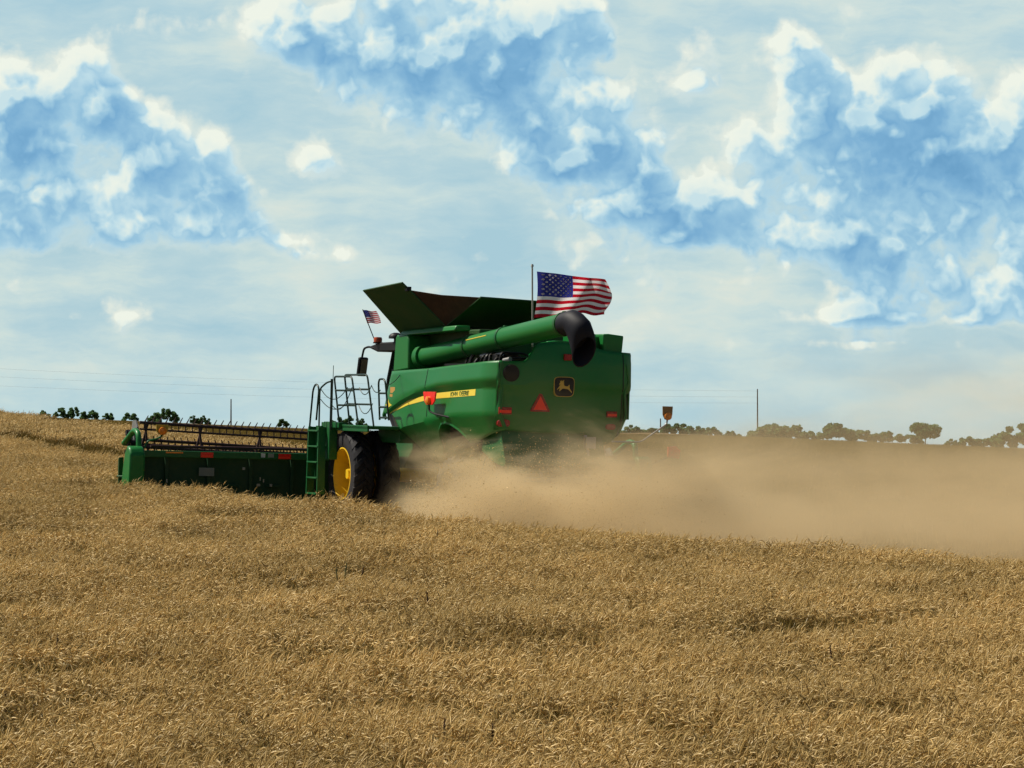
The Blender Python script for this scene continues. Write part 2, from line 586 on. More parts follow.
# ------------------------------------------------------------------ wheat
def straw(name, c_dark, c_light, trans=0.35):
    m, nt, b = new_mat(name)
    nt.nodes.remove(b)
    at = N(nt, "ShaderNodeAttribute", attribute_name='tint')
    oi = N(nt, "ShaderNodeObjectInfo")
    f = mth(nt, 'ADD', mth(nt, 'MULTIPLY', at.outputs['Fac'], 0.8), mth(nt, 'MULTIPLY', oi.outputs['Random'], 0.2))
    c = ramp(nt, [(0.0, c_dark), (1.0, c_light)], f).outputs[0]
    tc = N(nt, "ShaderNodeNewGeometry")
    mp = N(nt, "ShaderNodeMapping")
    mp.inputs['Scale'].default_value = (0.5, 0.25, 0.5)
    nt.links.new(tc.outputs['Position'], mp.inputs[0])
    big = noise(nt, mp.outputs[0], 1.0, 4)
    c = mixc(nt, mth(nt, 'MULTIPLY', mapr(nt, big, 0.4, 0.7), 0.38), c, (c_dark[0] * 0.8, c_dark[1] * 0.86, c_dark[2] * 0.9))
    di = N(nt, "ShaderNodeBsdfDiffuse")
    tr = N(nt, "ShaderNodeBsdfTranslucent")
    gl = N(nt, "ShaderNodeBsdfGlossy")
    gl.inputs['Roughness'].default_value = 0.45
    gl.inputs['Color'].default_value = (0.9, 0.85, 0.7, 1)
    mx = N(nt, "ShaderNodeMixShader")
    mx.inputs[0].default_value = trans
    mx2 = N(nt, "ShaderNodeMixShader")
    mx2.inputs[0].default_value = 0.03
    nt.links.new(c, di.inputs[0])
    nt.links.new(c, tr.inputs[0])
    nt.links.new(di.outputs[0], mx.inputs[1])
    nt.links.new(tr.outputs[0], mx.inputs[2])
    nt.links.new(mx.outputs[0], mx2.inputs[1])
    nt.links.new(gl.outputs[0], mx2.inputs[2])
    nt.links.new(mx2.outputs[0], nt.nodes["Material Output"].inputs[0])
    return m

M_HEAD = straw('wheat_head', (0.29, 0.180, 0.044), (0.90, 0.655, 0.27), 0.28)
M_STALK = straw('wheat_stalk', (0.090, 0.063, 0.012), (0.34, 0.240, 0.056), 0.35)

class Soup:
    def __init__(s):
        s.v, s.f, s.t, s.m = [], [], [], []
    def ribbon(s, P, w, side, tint, mi):
        b = len(s.v)
        for p, ww in zip(P, w):
            s.v.append(p - side * ww)
            s.v.append(p + side * ww)
        for k in range(len(P) - 1):
            s.f.append((b + 2 * k, b + 2 * k + 1, b + 2 * k + 3, b + 2 * k + 2))
            s.t.append(tint)
            s.m.append(mi)
    def tube(s, P, r, seg, tint, mi):
        b = len(s.v)
        n = len(P)
        for i in range(n):
            t = P[min(i + 1, n - 1)] - P[max(i - 1, 0)]
            t = t / (np.linalg.norm(t) + 1e-9)
            a = np.array([0.3, 0.9, 0.1])
            u = np.cross(t, a); u /= np.linalg.norm(u)
            w = np.cross(t, u)
            for k in range(seg):
                an = 2 * math.pi * k / seg
                s.v.append(P[i] + (u * math.cos(an) + w * math.sin(an)) * r[i])
        for i in range(n - 1):
            for k in range(seg):
                s.f.append((b + i * seg + k, b + i * seg + (k + 1) % seg, b + (i + 1) * seg + (k + 1) % seg, b + (i + 1) * seg + k))
                s.t.append(tint)
                s.m.append(mi)
    def mesh(s, name, mats):
        me = bpy.data.meshes.new(name)
        me.from_pydata([tuple(map(float, p)) for p in s.v], [], s.f)
        for mm in mats: me.materials.append(mm)
        me.polygons.foreach_set('material_index', s.m)
        a = me.attributes.new('tint', 'FLOAT', 'FACE')
        a.data.foreach_set('value', np.array(s.t, np.float32))
        return me

def wheat_patch(name, size, n, rg, detail=True, thick=1.0, hmul=1.0):
    s = Soup()
    for _ in range(n):
        x, y = rg.uniform(-size / 2, size / 2, 2)
        H = max(0.42, rg.normal(0.66, 0.045)) * hmul
        az = rg.normal(0.0, 0.8) if rg.random() < 0.72 else rg.uniform(-3.14, 3.14)
        dr = np.array([math.cos(az), math.sin(az), 0])
        lean = rg.uniform(0.0, 0.25)
        end = rg.uniform(1.2, 2.9) if rg.random() < .8 else rg.uniform(.1, 1.0)
        hl = rg.uniform(0.085, 0.125)
        # centreline: stalk then head
        P = [np.array([x, y, 0.0])]
        segs = [(0.35 * H, lean), (0.3 * H, lean), (0.22 * H, lean + 0.06 * end), (0.07 * H, lean + 0.34 * end)]
        for ln, th in segs:
            P.append(P[-1] + ln * (dr * math.sin(th) + np.array([0, 0, math.cos(th)])))
        tint = rg.random()
        side = np.array([-math.sin(az + 0.6), math.cos(az + 0.6), 0])
        if rg.random() < 0.5: side = np.array([1.0, 0, 0])
        w = 0.0022 * thick
        s.ribbon(P, [w * 1.2, w * 1.1, w, w, w * 0.9], side, tint * 0.8, 1)
        hp = [P[-1]]
        k = 5 if detail else 3
        for q in range(k):
            th = lean + (0.50 + 0.60 * (q + 1) / k) * end
            hp.append(hp[-1] + hl / k * (dr * math.sin(th) + np.array([0, 0, math.cos(th)])))
        rr = 0.0066 * thick * rg.uniform(0.8, 1.2)
        prof = [0.35, 1.0, 0.85, 1.0, 0.8, 0.2] if detail else [0.45, 1.0, 0.8, 0.2]
        s.tube(hp, [rr * q for q in prof], 4 if detail else 3, 0.25 + 0.75 * rg.random(), 0)
        if detail:
            for q in range(1, k + 1):
                ax = hp[q] - hp[q - 1]
                ax /= np.linalg.norm(ax)
                for _a in range(2):
                    rv = rg.normal(size=3)
                    dv = ax + 0.32 * rv / np.linalg.norm(rv)
                    dv /= np.linalg.norm(dv)
                    sv = np.cross(dv, rg.normal(size=3)); sv /= np.linalg.norm(sv)
                    s.ribbon([hp[q], hp[q] + dv * rg.uniform(0.045, 0.075)], [0.0011, 0.0004], sv, 0.5 + 0.5 * rg.random(), 0)
        if rg.random() < (0.65 if detail else 0.4):
            hz = rg.uniform(0.45, 0.75) * H
            la = rg.uniform(-3.14, 3.14)
            ld = np.array([math.cos(la), math.sin(la), 0])
            ls = np.array([-ld[1], ld[0], 0])
            b = np.array([x, y, 0]) + (P[2] - P[0]) * (hz / (0.65 * H))
            ll = rg.uniform(0.10, 0.22)
            LP = [b, b + ld * ll * 0.35 + np.array([0, 0, ll * 0.45]), b + ld * ll * 0.75 + np.array([0, 0, ll * 0.35]), b + ld * ll * 0.95 + np.array([0, 0, -0.05])]
            s.ribbon(LP, [0.004 * thick, 0.005 * thick, 0.004 * thick, 0.001], ls, rg.random() * 0.7, 1)
    return s.mesh(name, [M_HEAD, M_STALK])

def stubble_patch(name, size, n, rg):
    s = Soup()
    for _ in range(n):
        row = round(rg.uniform(-size / 2, size / 2) / 0.19) * 0.19
        x, y = row + rg.normal(0, 0.02), rg.uniform(-size / 2, size / 2)
        h = rg.uniform(0.12, 0.26)
        th = rg.normal(0, 0.2, 2)
        p0 = np.array([x, y, 0.0])
        s.ribbon([p0, p0 + np.array([th[0] * h, th[1] * h, h])], [0.003, 0.0026], np.array([1.0, 0, 0]), rg.random(), 1)
    for _ in range(n // 2):
        p0 = np.array([*rg.uniform(-size / 2, size / 2, 2), rg.uniform(0.01, 0.10)])
        d = rg.normal(size=3) * np.array([1, 1, 0.25]); d /= np.linalg.norm(d)
        s.ribbon([p0, p0 + d * rg.uniform(0.08, 0.3)], [0.003, 0.003], np.array([-d[1], d[0], 0.2]), rg.random(), 0)
    return s.mesh(name, [M_HEAD, M_STALK])

def scatter(name, pts, variants, material_names=None):
    """one object whose points carry copies of the plant tufts (nobody could count the stalks)"""
    protos = bpy.data.collections.new(name + '_tufts')
    for k, me in enumerate(variants):
        protos.objects.link(bpy.data.objects.new('%s_tuft_%d' % (name, k), me))
    P = np.array([p[:3] for p in pts], np.float32)
    me = bpy.data.meshes.new(name)
    me.vertices.add(len(P))
    me.vertices.foreach_set('co', P.reshape(-1))
    a = me.attributes.new('rotz', 'FLOAT', 'POINT'); a.data.foreach_set('value', np.array([p[3] for p in pts], np.float32))
    a = me.attributes.new('sc', 'FLOAT_VECTOR', 'POINT'); a.data.foreach_set('vector', np.array([p[4] for p in pts], np.float32).reshape(-1))
    a = me.attributes.new('pick', 'INT', 'POINT'); a.data.foreach_set('value', np.array([p[5] for p in pts], np.int32))
    o = link(name, me)
    g = bpy.data.node_groups.new(name + '_scatter', 'GeometryNodeTree')
    g.interface.new_socket('Geometry', in_out='INPUT', socket_type='NodeSocketGeometry')
    g.interface.new_socket('Geometry', in_out='OUTPUT', socket_type='NodeSocketGeometry')
    gi, go = g.nodes.new('NodeGroupInput'), g.nodes.new('NodeGroupOutput')
    ci = g.nodes.new('GeometryNodeCollectionInfo')
    ci.inputs['Collection'].default_value = protos
    ci.inputs['Separate Children'].default_value = True
    ci.inputs['Reset Children'].default_value = True
    ip = g.nodes.new('GeometryNodeInstanceOnPoints')
    ip.inputs['Pick Instance'].default_value = True
    def na(n, t):
        x = g.nodes.new('GeometryNodeInputNamedAttribute')
        x.data_type = t
        x.inputs[0].default_value = n
        return x.outputs[0]
    cx = g.nodes.new('ShaderNodeCombineXYZ')
    g.links.new(na('rotz', 'FLOAT'), cx.inputs[2])
    e2r = g.nodes.new('FunctionNodeEulerToRotation')
    g.links.new(cx.outputs[0], e2r.inputs[0])
    g.links.new(gi.outputs[0], ip.inputs['Points'])
    g.links.new(ci.outputs[0], ip.inputs['Instance'])
    g.links.new(na('pick', 'INT'), ip.inputs['Instance Index'])
    g.links.new(e2r.outputs[0], ip.inputs['Rotation'])
    g.links.new(na('sc', 'FLOAT_VECTOR'), ip.inputs['Scale'])
    g.links.new(ip.outputs[0], go.inputs[0])
    md = o.modifiers.new('scatter', 'NODES')
    md.node_group = g
    return o

def near_machine(x, y):
    f = (x - O.x) * F.x + (y - O.y) * F.y
    l = (x - O.x) * L.x + (y - O.y) * L.y
    return (np.abs(l) < 7.0) & (f > 7.0) & (f < 11.6)

def plant_field():
    rg = np.random.default_rng(3)
    NV = 8
    near = [wheat_patch('wheat_tuft', 1.3, 370, rg) for _ in range(NV)]
    pts = []
    sp = 0.88
    for y in np.arange(20, 104, sp):
        hw = 0.165 * y + 7
        xs = np.arange(-hw, hw, sp)
        x = xs + rg.uniform(-.3, .3, xs.size)
        yy = y + rg.uniform(-.3, .3, xs.size)
        cut = in_poly(x, yy, CUT)
        strip = (strip_dist(x, yy) < 1.45) & (x < -9)
        keep = ~cut & ~strip & ~(near_machine(x, yy) & (((yy - O.y) * L.y + (x - O.x) * L.x) < 6.9))
        z = ground_z(x, yy)
        hh = 1.0 + 0.07 * np.sin(x * 1.9 + yy * 0.7) * np.sin(yy * 1.3 - x * 0.4)
        for a, b_, c, h, k in zip(x, yy, z, hh, keep):
            if not k: continue
            s = rg.uniform(0.93, 1.07)
            sz = h * rg.uniform(0.93, 1.07)
            if rg.random() < 0.035: sz *= 0.72
            pts.append((a, b_, c, rg.uniform(-.45, .45), (s, s, sz), int(rg.integers(NV))))
    o = scatter('wheat', pts, near)
    tag(o, 'ripe golden wheat standing in the foreground and up to the header', 'wheat', kind='stuff')
    far = [wheat_patch('far_wheat_tuft', 2.6, 1500, rg, detail=False, thick=1.25) for _ in range(5)]
    pts = []
    sp = 1.75
    for y in np.arange(104.5, 262, sp):
        hw = 0.165 * y + 10
        xs = np.arange(-hw, hw, sp)
        x = xs + rg.uniform(-.5, .5, xs.size)
        yy = y + rg.uniform(-.5, .5, xs.size)
        keep = ~in_poly(x, yy, CUT) & ~((strip_dist(x, yy) < 1.75) & (x < -9))
        z = ground_z(x, yy)
        for a, b_, c, k in zip(x, yy, z, keep):
            if k: pts.append((a, b_, c, rg.uniform(-.45, .45), (1, 1, rg.uniform(0.97, 1.03)), int(rg.integers(5))))
    o = scatter('far_wheat', pts, far)
    tag(o, 'ripe wheat covering the rise up to the skyline beyond the dark track', 'wheat', kind='stuff')
    st = [stubble_patch('stubble_tuft', 2.0, 380, rg) for _ in range(4)]
    pts = []
    for y in np.arange(30, 200, 1.9):
        hw = 0.165 * y + 8
        xs = np.arange(-hw, hw, 1.9)
        x = xs + rg.uniform(-.1, .1, xs.size)
        keep = in_poly(x, np.full_like(x, y), CUT)
        z = ground_z(x, np.full_like(x, y))
        for a, c, k in zip(x, z, keep):
            if k: pts.append((a, y, c, PSI, (1, 1, 1), int(rg.integers(4))))
    o = scatter('stubble', pts, st)
    tag(o, 'short cut stubble on the harvested ground behind the machine', 'stubble', kind='stuff')
plant_field()

# ------------------------------------------------------------------ the combine harvester
root = empty('combine_harvester')
root.matrix_world = Matrix(((F.x, L.x, U.x, O.x), (F.y, L.y, U.y, O.y), (F.z, L.z, U.z, O.z), (0, 0, 0, 1)))
tag(root, 'big green combine harvester with yellow side stripe cutting wheat in a cloud of dust', 'combine harvester')

# ---- body sides
TOPC = [(6.68, 2.24), (6.56, 2.45), (6.52, 2.71), (6.30, 3.02), (6.11, 3.28), (3.73, 3.33), (0.98, 3.44), (0.2, 3.48), (-0.05, 3.49)]
BOTC = [(6.68, 2.20), (6.45, 2.34), (6.2, 2.36), (5.9, 2.27), (5.57, 2.08), (5.2, 1.86), (4.8, 1.58), (4.51, 1.40), (4.2, 1.33), (3.75, 1.36), (3.45, 1.55), (3.40, 1.80), (3.2, 2.02), (2.95, 2.14), (2.70, 2.17), (2.4, 2.14), (2.1, 2.04), (1.85, 1.90), (1.66, 1.79), (1.3, 1.82), (0.7, 1.93), (0.15, 2.05), (-0.05, 2.09)]
BANDT = [(6.6, 2.27), (6.17, 2.42), (5.35, 2.64), (4.36, 2.82), (2.92, 2.98), (0.95, 3.07), (-.05, 3.10)]
STRT = [(6.6, 2.26), (6.29, 2.35), (5.03, 2.64), (4.04, 2.745), (3.26, 2.81), (0.94, 2.905), (-.05, 2.93)]
STRB = [(6.6, 2.25), (6.29, 2.32), (5.03, 2.53), (4.04, 2.625), (3.26, 2.68), (0.93, 2.76), (-.05, 2.79)]
CRE2 = [(6.7, 1.70), (5.57, 1.97), (5.25, 2.06), (3.41, 2.24), (2.05, 2.35), (0.6, 2.385), (-.05, 2.39)]

def side_l(f, h):
    """how far out the side skin stands"""
    bt, st, c2, top = interp(f, BANDT), interp(f, STRT), interp(f, CRE2), interp(f, TOPC)
    pts = [(1.2, 1.02), (c2, 1.555), (c2 + 0.02, 1.56), (st, 1.525), (bt, 1.60), (bt + .05, 1.61), (max(top, bt + .1), 1.54)]
    xs, ys = [p[0] for p in pts], [p[1] for p in pts]
    l = float(np.interp(h, xs, ys))
    l += 0.05 * math.exp(-((f - 2.2) / 2.2) ** 2)
    if f < 0.6:
        l -= 0.17 * ((0.6 - f) / 0.6) ** 2
    if f > 5.6:
        l -= 0.05 * (f - 5.6) ** 2
    return l

def side_skin(sign):
    bm = BM()
    fs = sorted(set([round(x, 3) for x in np.linspace(-0.03, 6.68, 84)]))
    for lo, hi, ins in ((None, CRE2, 8), (CRE2, STRB, 5), (STRB, STRT, 3), (STRT, BANDT, 4), (BANDT, None, 8)):
        rows = []
        for f in fs:
            b, t = interp(f, BOTC), max(interp(f, TOPC), interp(f, BOTC))
            a = b if lo is None else min(max(interp(f, lo), b), t)
            c = t if hi is None else min(max(interp(f, hi), b), t)
            c = max(a, c)
            rows.append([(f, sign * side_l(f, a + (c - a) * k / ins), a + (c - a) * k / ins) for k in range(ins + 1)])
        vr = [[bm.verts.new(p) for p in r] for r in rows]
        for A, B in zip(vr, vr[1:]):
            for k in range(ins):
                if (A[k].co - A[k + 1].co).length < 1e-4 and (B[k].co - B[k + 1].co).length < 1e-4: continue
                bm.faces.new((A[k], A[k + 1], B[k + 1], B[k]) if sign < 0 else (A[k], B[k], B[k + 1], A[k + 1]))
    bmesh.ops.remove_doubles(bm, verts=bm.verts, dist=0.0008)
    return bm
side = obj('side_panel', side_skin(1), M['green_body'], root, smooth=28, solid=0.035)
obj('side_panel', side_skin(-1), M['green_body'], root, smooth=28, solid=0.035)
# panel seams (door gap) and the yellow stripe with its lettering
bm = BM()
P = [Vector((3.73, side_l(3.73, h) + 0.019, h)) for h in np.linspace(2.30, 3.32, 16)]
for a, b_ in zip(P, P[1:]):
    hexa(bm, [a + Vector((-.012, 0, 0)), a + Vector((.012, 0, 0)), a + Vector((.012, .004, 0)), a + Vector((-.012, .004, 0))],
         [b_ + Vector((-.012, 0, 0)), b_ + Vector((.012, 0, 0)), b_ + Vector((.012, .004, 0)), b_ + Vector((-.012, .004, 0))])
obj('door_gap', bm, M['black'], side)
bm = BM()
prev = None
for f in np.linspace(0.93, 6.29, 60):
    a, c = interp(f, STRB) + 0.006, interp(f, STRT) - 0.006
    c = max(c, a + 0.004)
    cur = [bm.verts.new((f, side_l(f, a + (c - a) * t) + 0.0215, a + (c - a) * t)) for t in (0, .5, 1)]
    if prev:
        for k in range(2):
            bm.faces.new((prev[k], prev[k + 1], cur[k + 1], cur[k]))
    prev = cur
obj('stripe', bm, M['stripe'], side, solid=0.003)

def lettering(text, size, mat, parent, loc, xdir, ydir, width=None):
    cu = bpy.data.curves.new('lettering', 'FONT')
    cu.body = text
    cu.size = size
    cu.extrude = 0.0015
    cu.align_x = 'CENTER'
    cu.align_y = 'CENTER'
    cu.shear = 0.12
    cu.space_character = 1.05
    cu.offset = size * 0.016
    tmp = bpy.data.objects.new('tmp', cu)
    COL.objects.link(tmp)
    bpy.context.view_layer.update()
    me = bpy.data.meshes.new_from_object(tmp.evaluated_get(bpy.context.evaluated_depsgraph_get()))
    bpy.data.objects.remove(tmp)
    bpy.data.curves.remove(cu)
    me.name = 'lettering'
    xd, yd = Vector(xdir).normalized(), Vector(ydir)
    yd = (yd - xd * yd.dot(xd)).normalized()
    zd = xd.cross(yd)
    xs = [v.co.x for v in me.vertices]
    kx = (width / (max(xs) - min(xs))) if width else 1.0
    me.transform(Matrix.Diagonal((kx, 1, 1, 1)))
    me.transform(Matrix(((xd.x, yd.x, zd.x, loc[0]), (xd.y, yd.y, zd.y, loc[1]), (xd.z, yd.z, zd.z, loc[2]), (0, 0, 0, 1))))
    me.materials.clear()
    me.materials.append(mat)
    return link('lettering', me, parent)
lf = 1.85
for word, lf, wd in (('JOHN', 2.12, .44), ('DEERE', 1.56, .54)):
    lettering(word, 0.135, M['green_dark'], side, (lf, side_l(lf, 2.80) + 0.026, interp(lf, STRB) * .5 + interp(lf, STRT) * .5 - .005), (-1, 0.0, 0.035), (0, 0.0, 1), width=wd)

# small orange and yellow patches at the front of the side panel
for (f, h, a, c) in ((5.90, 2.86, .30, .13), (5.96, 2.74, .18, .06)):
    bm = BM()
    box(bm, (f, side_l(f, h) + 0.021, h), (a, 0.006, c))
    obj('badge', bm, M['orangebadge'], side, bevel=0.002)
bm = BM()
f0 = 6.08
prism(bm, [(f0 + .22, 2.53), (f0, 2.48), (f0 - .2, 2.53), (f0 - .02, 2.58), (f0 + .02, 2.66), (f0 + .06, 2.58)], 'l', side_l(f0, 2.56) + 0.018, side_l(f0, 2.56) + 0.024)
obj('badge', bm, M['stripe'], side)  # yellow arrow shape, a patch of sunlight painted on the panel
# fender lip over the rear wheel
lip = [p for p in BOTC if 1.6 < p[0] < 3.5]
bm = BM()
prev = None
for f, h in sorted(lip):
    l = side_l(f, h)
    cur = [bm.verts.new(p) for p in ((f, l - .22, h - .01), (f, l + .035, h - .005), (f, l + .035, h + .045), (f, l - .01, h + .055))]
    if prev:
        for k in range(3): bm.faces.new((prev[k], cur[k], cur[k + 1], prev[k + 1]))
    prev = cur
obj('fender_lip', bm, M['green'], side, smooth=40, solid=0.01)

# ---- upper front block beside the grain tank, recess, roof beam
bm = BM()
prism(bm, [(6.13, 3.27), (6.02, 4.03), (5.93, 4.08), (5.30, 4.08), (5.22, 3.98), (5.16, 3.32)], 'l', 0.75, 1.52)
obj('corner_cover', bm, M['green'], root, smooth=30, bevel=0.035)
bm = BM()
hexa(bm, [(5.9, 1.48, 4.06), (5.9, 1.10, 4.06), (5.9, 1.10, 4.17), (5.9, 1.42, 4.17)], [(2.55, 1.48, 4.13), (2.55, 1.10, 4.13), (2.55, 1.10, 4.25), (2.55, 1.42, 4.25)])
obj('tank_beam', bm, M['green'], root, bevel=0.03, smooth=30)
bm = BM()
box(bm, (4.25, 0, 3.55), (3.9, 2.0, 1.25))
box(bm, (4.3, 0.0, 2.55), (4.2, 2.3, 1.1))
obj('grain_tank', bm, M['flap'], root, bevel=0.03)
bm = BM()
box(bm, (2.0, 0, 2.72), (3.3, 2.5, 1.45))
box(bm, (3.4, 0, 2.0), (5.0, 1.9, .7))
obj('engine_bay', bm, M['black'], root)
# clutter on the engine deck, seen between auger and side
bm = BM()
rr = random.Random(4)
for k in range(9):
    f = 0.5 + k * 0.27
    tube(bm, arc_path([(f, 1.15, 3.44), (f + rr.uniform(-.1, .1), 1.1, 3.52 + rr.uniform(0, .16)), (f + rr.uniform(-.2, .2), .55, 3.55 + rr.uniform(0, .15)), (f, .2, 3.45)], .08), rr.uniform(.018, .05), 8)
for k in range(6):
    box(bm, (rr.uniform(.5, 2.6), rr.uniform(.3, 1.15), 3.50), (rr.uniform(.15, .4), rr.uniform(.15, .35), rr.uniform(.1, .3)))
obj('engine_deck', bm, M['black'], root, bevel=0.01)
for (f, l, h, r0) in ((.55, 1.12, 3.50, .05), (1.3, 1.0, 3.62, .045), (2.0, 1.05, 3.60, .05)):
    bm = BM()
    tube(bm, [(f, l, h), (f - .22, l - .05, h + .03)], r0, 10)
    obj('pipe', bm, M['steel'], root, smooth=40)

# ---- rear hood
RT = [(1.50, 3.48), (1.0, 3.49), (.90, 3.50), (.80, 3.60), (.67, 3.82), (.56, 3.88), (.2, 3.93), (-.3, 3.92), (-.56, 3.87), (-.75, 3.795), (-.92, 3.76), (-1.2, 3.735), (-1.47, 3.73), (-1.55, 3.72)]
RB = [(1.50, 2.09), (.4, 2.03), (-.55, 2.02), (-.72, 1.90), (-.9, 1.78), (-1.1, 1.84), (-1.25, 1.96), (-1.38, 2.2), (-1.44, 2.34), (-1.55, 2.4)]
def rear_f(l, h):
    pts = [(1.7, 0.22), (2.36, 0.02), (2.375, 0.0), (2.93, -.035), (2.97, -.085), (3.5, -.065), (3.95, 0.03)]
    f = float(np.interp(h, [p[0] for p in pts], [p[1] for p in pts]))
    f += 0.07 * (l / 1.5) ** 2
    if abs(l) > 1.34: f += 0.5 * (abs(l) - 1.34) ** 1.5 * 2
    return f
bm = BM()
ls = np.linspace(1.47, -1.52, 66)
for lo, hi, ins in ((None, 2.36, 6), (2.36, 2.95, 6), (2.95, None, 10)):
    vr = []
    for l in ls:
        b, t = interp(l, RB), interp(l, RT)
        a = b if lo is None else max(lo, b)
        c = t if hi is None else max(hi, a)
        ll = l
        col = []
        for k in range(ins + 1):
            h = a + (c - a) * k / ins
            e = 1.0
            if l < -1.2:  # right edge steps in below the crease
                e = 1 - (0.055 if h < 2.93 else 0.0) * (-1.2 - l) / .32
            col.append(bm.verts.new((rear_f(l, h), l * e, h)))
        vr.append(col)
    for A, B in zip(vr, vr[1:]):
        for k in range(ins):
            bm.faces.new((A[k], A[k + 1], B[k + 1], B[k]))
bmesh.ops.remove_doubles(bm, verts=bm.verts, dist=0.0008)
hood = obj('rear_hood', bm, M['green_body'], root, smooth=24, solid=0.04)
# hood roof running forward from the top edge
bm = BM()
prev = None
for l in np.linspace(.36, -1.5, 40):
    t = interp(l, RT) - 0.025
    cur = [bm.verts.new((rear_f(l, t) + x, l, t - dz)) for x, dz in ((0.01, 0), (.10, -.02), (.8, .04 + (t - 3.45) * .25), (1.5, .10 + (t - 3.45) * .75))]
    if prev:
        for k in range(3): bm.faces.new((prev[k], cur[k], cur[k + 1], prev[k + 1]))
    prev = cur
obj('roof', bm, M['green'], hood, smooth=40, solid=0.03)
# seam near the right edge and at the left corner
for l in (-1.31, 1.44):
    bm = BM()
    P = [Vector((rear_f(l, h) - 0.022, l, h)) for h in np.linspace(2.3, 3.70 if l < 0 else 3.46, 22)]
    for a, b_ in zip(P, P[1:]):
        hexa(bm, [a + Vector((0, -.010, 0)), a + Vector((0, .010, 0)), a + Vector((-.003, .010, 0)), a + Vector((-.003, -.010, 0))],
             [b_ + Vector((0, -.010, 0)), b_ + Vector((0, .010, 0)), b_ + Vector((-.003, .010, 0)), b_ + Vector((-.003, -.010, 0))])
    obj('panel_gap', bm, M['black'], hood)
# boxes on the right rear corner
bm = BM()
prism(bm, [(-.49, 3.75), (-.49, 4.07), (-.53, 4.10), (-.80, 4.11), (-.80, 3.72)], 'f', .25, 1.3)
prism(bm, [(-.93, 3.72), (-.93, 4.11), (-1.05, 4.12), (-1.40, 4.085), (-1.37, 3.72)], 'f', .18, 1.3)
box(bm, (.85, -.87, 3.88), (.9, .16, .36))
obj('rear_cover', bm, M['green'], root, bevel=0.025, smooth=30)
# right side wall of the hood below the roof
bm = BM()
slab(bm, [(0.12, -1.52, 2.35), (2.4, -1.55, 2.3), (2.4, -1.55, 3.70), (0.12, -1.53, 3.70)], .03)
obj('side_cover', bm, M['green_body'], root)

def rear_plate(l0, l1, h0, h1, d=0.03):
    lm, hm = (l0 + l1) / 2, (h0 + h1) / 2
    return rear_f(lm, hm) - 0.02 - d / 2
# round black port
bm = BM()
c = (0, 1.20, 3.24)
ff = rear_f(1.2, 3.24)
for r0, r1, x0, x1 in ((.175, .175, ff - .06, ff + .03), (.15, .10, ff - .062, ff - .07)):
    tube(bm, [(x0, 1.20, 3.24), (x1, 1.20, 3.24)], [r0, r1], 28)
obj('air_port', bm, M['black'], hood, smooth=40, bevel=0.008)

def reflector(name, mat, l0, l1, h0, h1, oval=False, d=0.03):
    bm = BM()
    x = min(rear_f(q, w_) for q in (l0, (l0 + l1) / 2, l1) for w_ in (h0, h1)) - .025 - d / 2
    w, hh = abs(l1 - l0), h1 - h0
    if oval:
        lc, hc = (l0 + l1) / 2, (h0 + h1) / 2
        prism(bm, [(lc + w / 2 * math.copysign(abs(math.cos(a)) ** .6, math.cos(a)), hc + hh / 2 * math.copysign(abs(math.sin(a)) ** .7, math.sin(a))) for a in np.linspace(0, 2 * math.pi, 24, endpoint=False)], 'f', x - d / 2, x + d / 2 + .12)
    else:
        box(bm, (x + .03, (l0 + l1) / 2, (h0 + h1) / 2), (d + .06, w, hh))
    return obj(name, bm, mat, hood, bevel=0.008, smooth=40)
for (a, b_, h0, h1) in ((1.43, 1.15, 2.395, 2.54), (-.97, -1.20, 2.385, 2.51)):
    t = reflector('tail_light', M['darkred'], a, b_, h0, h1)
    bm = BM()
    x = min(rear_f(q, w_) for q in (a, (a + b_) / 2, b_) for w_ in (h0, h1)) - .04
    box(bm, (x - .02, (a + b_) / 2, h0 + (h1 - h0) * .42), (.02, abs(a - b_) * .9, (h1 - h0) * .40))
    obj('lens', bm, M['redglow'], t, bevel=0.004)
reflector('tail_light', M['darkred'], 1.43, 1.16, 2.14, 2.29, True)
reflector('tail_light', M['darkred'], -.99, -1.20, 2.13, 2.25, True)
bm = BM()
x = rear_f(0, 3.6)
box(bm, (x - .05, -.03, 3.60), (.06, .17, .13))
obj('marker_lamp', bm, M['darkred'], hood, bevel=0.012, smooth=40)
# slow-moving triangle: dark red border, bright red centre
bm = BM()
tri = lambda s: [(.53 + s * .215, 2.60 - s * .13), (.53 + s * .17, 2.60 - s * .135), (.53 - s * .17, 2.60 - s * .135), (.53 - s * .215, 2.60 - s * .13), (.53 - s * .20, 2.60 - s * .08), (.53 - s * .03, 2.60 + s * .235), (.53 + s * .03, 2.60 + s * .235), (.53 + s * .20, 2.60 - s * .08)]
x = rear_f(.5, 2.6) - 0.022
prism(bm, tri(1.0), 'f', x - .012, x + .012)
sm = obj('warning_triangle', bm, M['darkred'], hood)
bm = BM()
prism(bm, [(.53 + .155, 2.60 - .098), (.53 - .155, 2.60 - .098), (.53, 2.60 + .185)], 'f', x - .017, x - .010)
obj('reflective_centre', bm, M['redglow'], sm)
